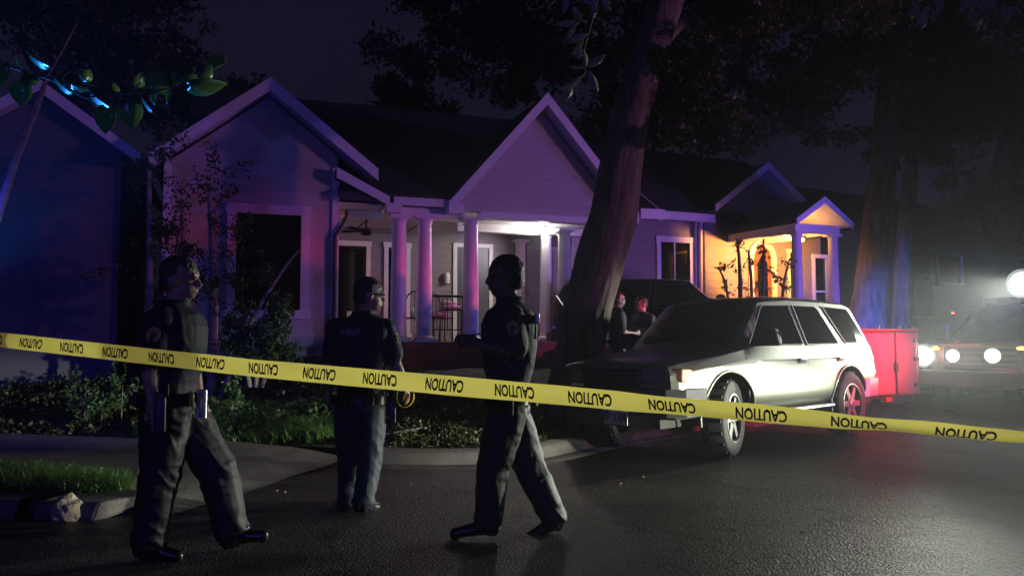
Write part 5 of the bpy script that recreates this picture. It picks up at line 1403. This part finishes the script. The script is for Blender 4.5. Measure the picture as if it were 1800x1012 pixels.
tree('yard_tree', 'slim dark tree trunk just right of the blue-lit tree', (t2[0].x, RY + .6, 0), [(t2, r2)], [], [(at(1640, 90, RY + .6), (1.2, 1.2, 1)), (at(1700, 200, 20.5), (1.0, 1.0, .8))], 2200, .16)
for lab, cs_, b_ in (('dark tree mass rising behind the left house', [(30, 60, 27, 3.0), (180, 130, 27, 2.2), (260, 30, 28, 2.0), (330, 190, 26, 1.6), (80, -80, 27, 3)], (-13.5, 28)),
                     ('dark tree behind the ridge of the porch house', [(700, 150, 30, 1.5), (800, 90, 30, 2.2), (880, 20, 30, 2.0), (780, -60, 30, 2.4), (940, 120, 30, 1.6)], (-2.5, 31)),
                     ('dark tree behind the roof between the two houses', [(1100, 200, 32, 2.6), (1180, 120, 32, 2.6), (1060, 60, 32, 2.6), (1250, 200, 32, 2.0), (1200, 0, 32, 3)], (6, 33)),
                     ('dark tree at the far right beyond the truck', [(1760, 250, 34, 2.8), (1680, 200, 34, 2.4), (1840, 120, 34, 3.4), (1760, 380, 34, 2.2), (1850, 330, 34, 2.6)], (20, 35))):
    cs = [(at(x, y, Y), (r, r, r * .8)) for x, y, Y, r in cs_]
    cc = cs[0][0]
    tree('far_tree', lab, (b_[0], b_[1], 0), [([V(b_[0], b_[1], 0), V(b_[0], b_[1], 4), cc], [.3, .24, .12])], [], cs, 2600, .3)
# slim pale-stemmed tree at the left edge
LY = 7.8
st = [px_path(r, LY) for r in ([(-60, 560, 16), (-10, 400, 14), (12, 330, 13), (36, 250, 12), (72, 165, 9), (86, 130, 5)], [(-55, 560, 13), (-2, 370, 13), (24, 290, 11), (62, 200, 9), (80, 150, 5)], [(86, 130, 4), (110, 90, 4), (135, 40, 3)])]
cs = [(at(x, y, LY + d), (r, r, r * .7)) for x, y, d, r in [(120, 40, .3, .45), (200, 90, .6, .35), (60, 60, .2, .45), (230, 140, .8, .3), (300, 60, .8, .35), (30, -20, 0, .5), (280, 230, 1.2, .25), (200, 10, .3, .4)]]
tree('crape_myrtle', 'slim crape myrtle with several pale stems at the left edge', (st[0][0][0].x, LY, 0), st, [], cs, 420, .07, bark='stem')
for o in [o for o in bpy.data.objects if o.name.startswith('crape_myrtle')]: pass
# loose shrub in front of the picture window
SY = 11.9
sb = [px_path(r, SY) for r in ([(372, 690, 18), (374, 600, 16), (376, 520, 17), (374, 430, 12), (368, 330, 8)], [(268, 690, 12), (264, 540, 11), (262, 420, 10), (262, 300, 8)], [(385, 690, 10), (440, 560, 8), (500, 470, 5), (525, 440, 3)], [(360, 690, 10), (330, 520, 8), (318, 380, 6)])]
for pts, rr in sb: pts[0].z = yard_z(pts[0].x, pts[0].y) - .05
cs = [(at(x, y, SY + d), (r, r * .8, r * .8)) for x, y, d, r in [(300, 330, 0, .45), (370, 320, .1, .42), (250, 300, .1, .35), (330, 420, -.1, .40), (410, 410, 0, .36), (460, 480, 0, .30), (270, 410, 0, .34), (400, 500, -.1, .32), (340, 500, 0, .34), (490, 530, 0, .22), (280, 520, .1, .36), (230, 480, .2, .34)]]
tree('crape_myrtle', 'airy dark shrub with pale twisted stems before the picture window', (sb[0][0][0].x, SY, yard_z(sb[0][0][0].x, SY)), sb, [], cs, 520, .065, bark='stem', leafm='leaf')
bs_ = [px_path(r, 11.2) for r in ([(450, 680, 8), (455, 600, 6), (470, 530, 4)], [(460, 680, 8), (490, 590, 5)], [(440, 680, 8), (420, 590, 5)])]
cs = [(at(x, y, 11.2 + d), (r, r * .9, r * .8)) for x, y, d, r in [(450, 590, 0, .28), (420, 560, .1, .22), (480, 570, 0, .26), (465, 620, 0, .26), (500, 620, .1, .2), (430, 625, 0, .26), (410, 600, .1, .2), (490, 545, .1, .16)]]
tree('shrub', 'bright green leafy bush left of the officer seen from behind', (at(450, 680, 11.2).x, 11.2, yard_z(-3.6, 11.2)), bs_, [], cs, 420, .075, bark='stem', leafm='leaf_bush', aspect=.55)
bs_ = [px_path([(395 + 22 * k, 700, 4), (400 + 20 * k, 675, 3)], 10.6) for k in range(2)]
for k, (x, y, r) in enumerate([(410, 690, .13), (150, 690, .2), (215, 690, .22), (180, 700, .2)]):
    q_ = at(x, y, 10.7); tree('weed', ('ferny upright weed beside the driveway' if k == 0 else ['', 'low dark weed clump at the far left of the driveway', 'low dark weed clump behind the striding officer', 'low dark weed clump between two others past the driveway'][k]), (q_.x, 10.7, yard_z(q_.x, 10.7)), [([V(q_.x, 10.7, yard_z(q_.x, 10.7)), q_ + V(0, 0, .1)], [.008, .004])], [], [(q_, (r, r, r * 1.3))], 260, .07, bark='stem', leafm='leaf_bush')
# sapling against the warm-lit portico
PY = 16.6
ss = [px_path(r, PY) for r in ([(1300, 620, 9), (1302, 520, 8), (1300, 460, 6), (1296, 420, 4)], [(1338, 620, 9), (1340, 520, 7), (1344, 450, 5), (1342, 420, 3)], [(1320, 620, 7), (1322, 500, 6), (1316, 440, 4)], [(1370, 620, 6), (1376, 500, 5), (1388, 455, 3)], [(1290, 620, 6), (1278, 500, 4), (1262, 468, 3)])]
cs = [(at(x, y, PY + d), (r, r * .8, r * .8)) for x, y, d, r in [(1300, 430, 0, .16), (1296, 470, 0, .18), (1310, 505, 0, .2), (1342, 440, 0, .14), (1346, 470, .1, .18), (1340, 505, 0, .2), (1384, 462, 0, .14), (1378, 500, 0, .16), (1270, 470, 0, .12), (1280, 500, 0, .15), (1320, 460, .1, .1), (1362, 485, 0, .12)]]
tree('sapling', 'thin leafy sapling silhouetted against the warm-lit portico', (ss[0][0][0].x, PY, yard_z(ss[0][0][0].x, PY)), ss, [], cs, 46, .085, bark='twig', aspect=.55)

# ---- overhanging leaves close to the camera, each leaf a piece
def leaf_shape(name, kind, m):
    out = []
    if kind == 'long':
        rows = [(0, .004), (.12, .09), (.3, .16), (.5, .18), (.7, .145), (.87, .075), (1.0, .004)]
    else:
        rows = [(-.10, .16), (-.06, .32), (.1, .46), (.35, .50), (.6, .42), (.82, .22), (1.0, .01)]
    vs = []; fs = []
    for t, w in rows:
        z = -.12 * t * t
        vs += [(-w, t, z + .10 * w), (0, t if t >= 0 else .02, z), (w, t, z + .10 * w)]
    for i in range(len(rows) - 1):
        a = 3 * i; fs += [(a, a + 1, a + 4, a + 3), (a + 1, a + 2, a + 5, a + 4)]
    me = bpy.data.meshes.new(name); me.from_pydata(vs, [], fs); me.update(); me.polygons.foreach_set('use_smooth', [True] * len(fs)); me.materials.append(M[m])
    return me
def sprig(name, label, twigs, lvs, kind, m, Y):
    base = twigs[0][0][0]; root = empty(name, base, 0, label, 'branch')
    for pts, r in twigs: MB().tube(pts, [r * (1 - .6 * i / len(pts)) for i in range(len(pts))], 8).build('twig', 'twig', root, base, smooth=50)
    me = leaf_shape('leaf', kind, m)
    for px, py, ang, size, tilt, roll in lvs:
        o = link(bpy.data.objects.new('leaf', me), root)
        p = at(px, py, Y + random.uniform(-.06, .06))
        # leaf axis in the view plane at angle ang (0 = right, 90 = up), tilted away by tilt, rolled about its axis
        d = V(math.cos(R(ang)) * math.cos(R(tilt)), math.sin(R(tilt)), math.sin(R(ang)) * math.cos(R(tilt))).normalized()
        n0 = V(0, -1, 0); n0 = (n0 - d * n0.dot(d)).normalized(); x0 = d.cross(n0)
        nn = n0 * math.cos(R(roll)) + x0 * math.sin(R(roll))
        if abs(roll) >= 75:      # leaves lying flat, their undersides turned down to the left
            h_ = V(-.40 + random.uniform(-.08, .08), -.33, -.85); nn = (h_ - d * h_.dot(d)).normalized()
        xx = d.cross(nn)
        sz = size / FPX * Y
        mt = Matrix((xx, d, nn)).transposed().to_4x4(); mt.translation = p - base
        o.matrix_local = mt @ Matrix.Scale(sz, 4)
        sdm = o.modifiers.new('s', 'SOLIDIFY'); sdm.thickness = .012
    return root
NY = 3.0
tw = [([at(x, y, NY) for x, y in [(-60, 105), (20, 118), (90, 140), (150, 172), (210, 165), (262, 162), (330, 150), (398, 108)]], .006), ([at(x, y, NY) for x, y in [(90, 140), (120, 150), (200, 205)]], .003)]
lv = [(5, 110, -110, 44, 10, 10), (38, 148, -95, 40, 5, -8), (60, 135, 200, 30, 10, 75), (28, 96, -75, 30, 0, 78), (52, 98, -35, 44, 0, 80), (96, 138, -48, 42, 5, 80), (160, 165, -42, 66, 0, 82), (125, 150, -20, 30, 20, 70), (188, 190, -100, 46, 5, 12), (225, 180, -80, 46, 5, -15), (140, 130, -60, 18, 0, 60), (240, 150, 60, 26, 0, 70), (250, 172, -60, 34, 0, 84), (272, 158, 70, 46, 15, 20), (300, 150, 65, 40, 10, -20), (322, 145, 60, 36, 10, 15), (352, 135, 50, 30, 10, 25), (368, 115, 35, 34, 10, -15), (335, 152, 5, 62, 20, 80), (300, 160, -120, 24, 10, 40), (270, 165, -95, 20, 10, 30), (150, 140, 70, 22, 10, 60), (205, 160, 110, 18, 0, 70)]
sprig('redbud_branch', 'redbud branch with round leaves caught by blue light at the upper left', tw, lv, 'round', 'leaf_red', NY)
NY2 = 4.2
tw = [([at(x, y, NY2) for x, y in [(1062, -60), (1052, -5), (1040, 40), (1028, 80), (1024, 112), (1030, 126)]], .006), ([at(x, y, NY2) for x, y in [(1030, 126), (1015, 148), (1000, 160)]], .003), ([at(x, y, NY2) for x, y in [(1045, 30), (1020, 40), (1000, 45)]], .003), ([at(x, y, NY2) for x, y in [(1052, -5), (1010, -12), (960, -8)]], .003)]
lv = [(1030, 118, 95, 36, 5, 20), (1034, 120, 45, 46, 10, -15), (1028, 120, 172, 28, 5, 30), (1034, 126, -62, 40, 0, -12), (1036, 124, -80, 36, 10, 30), (1022, 134, -135, 30, 5, 20), (1012, 146, -160, 34, 0, 10), (1006, 154, -115, 26, 0, -20), (1018, 42, 175, 44, 5, 20), (1012, 44, -125, 30, 10, 10), (1020, 36, 115, 34, 10, -20), (1034, 42, 150, 34, 5, 40), (1026, 70, -130, 34, 10, 10), (1020, 80, -100, 26, 0, 30), (1032, 60, 200, 40, 10, -10), (1042, 34, 80, 30, 10, 20), (1046, 30, -30, 20, 10, 60), (1000, -8, -110, 34, 5, 20), (985, -8, -140, 36, 5, 60), (1040, -6, -75, 34, 5, 30), (1056, -10, -60, 34, 5, 10), (965, -6, 190, 24, 5, 40), (1030, 95, 190, 26, 10, 30), (1046, 10, 150, 30, 0, 10)]
sprig('magnolia_sprig', 'hanging sprig of long pale leaves left of the oak trunk top', tw, lv, 'long', 'leaf_near', NY2)
tw = [([at(x, y, NY2 + .2) for x, y in [(1680, -70), (1668, -10), (1650, 10), (1625, 26)]], .006), ([at(x, y, NY2 + .2) for x, y in [(1690, -70), (1715, -10), (1735, 15), (1730, 40)]], .006), ([at(x, y, NY2 + .2) for x, y in [(1715, -10), (1760, 0), (1785, 20)]], .004)]
lv = []
random.seed(23)
for (x, y) in [(1625, 26), (1640, 14), (1655, 5), (1612, 20), (1730, 30), (1735, 18), (1725, 6), (1760, 5), (1775, 12), (1745, 0), (1650, -8), (1700, -5)]:
    for k in range(3): lv.append((x + random.uniform(-6, 6), y + random.uniform(-8, 6), random.choice([-100, -130, -60, -160, -30, -85]) + random.uniform(-18, 18), random.uniform(20, 34), random.uniform(-20, 30), random.uniform(-50, 50)))
sprig('magnolia_sprig', 'hanging leafy sprigs at the upper right edge', tw, lv, 'long', 'leaf_near', NY2 + .2)

# ------------------------------------------------------------------ lamps that burn in the place, and added light
def lamp(name, kind, loc, energy, col, size=.1, aim=None, angle=90, blend=.6, flat=1.0):
    l = bpy.data.lights.new(name, kind); l.energy = energy; l.color = col; l.shadow_soft_size = size
    o = bpy.data.objects.new(name, l); COL.objects.link(o); o.location = loc
    if kind == 'SPOT':
        l.spot_size = R(angle); l.spot_blend = blend
        o.rotation_euler = (Vector(aim) - Vector(loc)).to_track_quat('-Z', 'Y').to_euler(); o.scale = (1, flat, 1)      # a dipped beam is wide and flat
    return o
toward = V(-.744, -.668, 0)
for i, (p, e) in enumerate(zip(LAMPS, (1200, 260, 260, 120))):
    a = p + toward * .16
    lamp('headlight_beam', 'SPOT', a, e, (.93, 1.0, .84), .08, a + V(-.80, -.66, .02), 90, .9, .2)
lamp('spotlight_beam', 'SPOT', SPOT + toward * .25, 2300, (.93, 1.0, .86), .10, V(-2.0, 7.6, .55), 72, .8, .26)
# roof bar flashers
bar = TRK - toward * 1.9 + V(0, 0, 2.3)
lamp('flasher_blue', 'SPOT', bar + V(.4, -.4, 0), 620, (.07, .09, 1.0), .12, bar + V(-1, .35, -.02), 110, .6)
lamp('flasher_red', 'SPOT', bar + V(-.3, .3, 0), 80, (1.0, .06, .10), .12, bar + V(-.7, .55, -.02), 110, .6)
# unseen patrol headlights and flashers outside the picture, with some added beams and fill
for dx, dy in ((0, 0), (.5, -1.3)):
    a = V(10.9 + dx, 8.6 + dy, .8)
    lamp('patrol_headlight_beam', 'SPOT', a, 235, (.92, 1.0, .70), .09, V(2.9, 9.35, .66), 30, .9, .34)
lamp('patrol_headlight_beam', 'SPOT', (11.2, 10.8, .8), 4200, (.94, 1.0, .80), .09, V(-4.0, 5.9, .32), 36, .8, .2)
lamp('patrol_headlight_beam', 'SPOT', (12.0, 7.6, 1.0), 3600, (1.0, 1.0, .86), .09, V(-.2, 3.0, 1.75), 18, .5)  # added beam to brighten the tape and hanging leaves, no known source
lamp('patrol_headlight_beam', 'SPOT', (11.3, 6.75, .8), 6000, (.96, 1.0, .80), .09, V(-4.6, 7.0, .22), 12, .5, .5)  # added narrow beam to brighten the near grass
lamp('patrol_headlight_beam', 'SPOT', (11.0, 3.0, .95), 9000, (.96, 1.0, .80), .09, V(-1.9, 9.8, .35), 17, .7, .38)  # added beam to bring out the green verge and bush
lamp('flasher_red', 'SPOT', (9.2, 10.2, 1.3), 2600, (1.0, .04, .09), .12, V(5.2, 11.6, .9), 36, .9)
lamp('flasher_blue', 'SPOT', (-5.4, 6.6, 1.95), 130, (.05, .06, 1.0), .12, V(-5.2, 14, 2.2), 100, .8)
lamp('flasher_blue', 'SPOT', (-3.7, 4.9, 1.5), 900, (.02, .20, 1.0), .05, at(140, 150, 3.0), 26, .7)
lamp('flasher_blue', 'SPOT', (7.95, 17.0, 1.15), 800, (.05, .09, 1.0), .08, V(8.95, 19.5, 1.7), 62, .7)
lamp('flasher_blue', 'POINT', (-3.0, -11.0, 3.0), 800, (.10, .08, 1.0), .2)  # added blue fill behind the camera, turns the blacks navy
lamp('flasher_red', 'SPOT', (18.0, 5.0, 3.0), 1700, (1.0, .30, .42), .2, V(-1.5, 15.2, 3.2), 52, .7)
lamp('flasher_blue', 'SPOT', (18.6, 6.0, 3.2), 1700, (.18, .15, 1.0), .2, V(-1.5, 15.2, 3.2), 56, .7)

# ------------------------------------------------------------------ night air
hz = MB().box(-60, 60, -12, 75, -1.2, 24).build('haze', M['trim'])
hz.data.materials.clear()
hm = bpy.data.materials.new('night haze'); hm.use_nodes = True
hn = hm.node_tree.nodes; hn.remove(hn['Principled BSDF'])
pv = hn.new('ShaderNodeVolumePrincipled'); pv.inputs['Color'].default_value = (.85, .87, .92, 1); pv.inputs['Density'].default_value = 0.0028
pv.inputs['Anisotropy'].default_value = 0.78
hm.node_tree.links.new(pv.outputs['Volume'], hn['Material Output'].inputs['Volume'])
hz.data.materials.append(hm); hz.display_type = 'WIRE'
tag(hz, 'thin night haze hanging in the street', 'haze', kind='stuff')
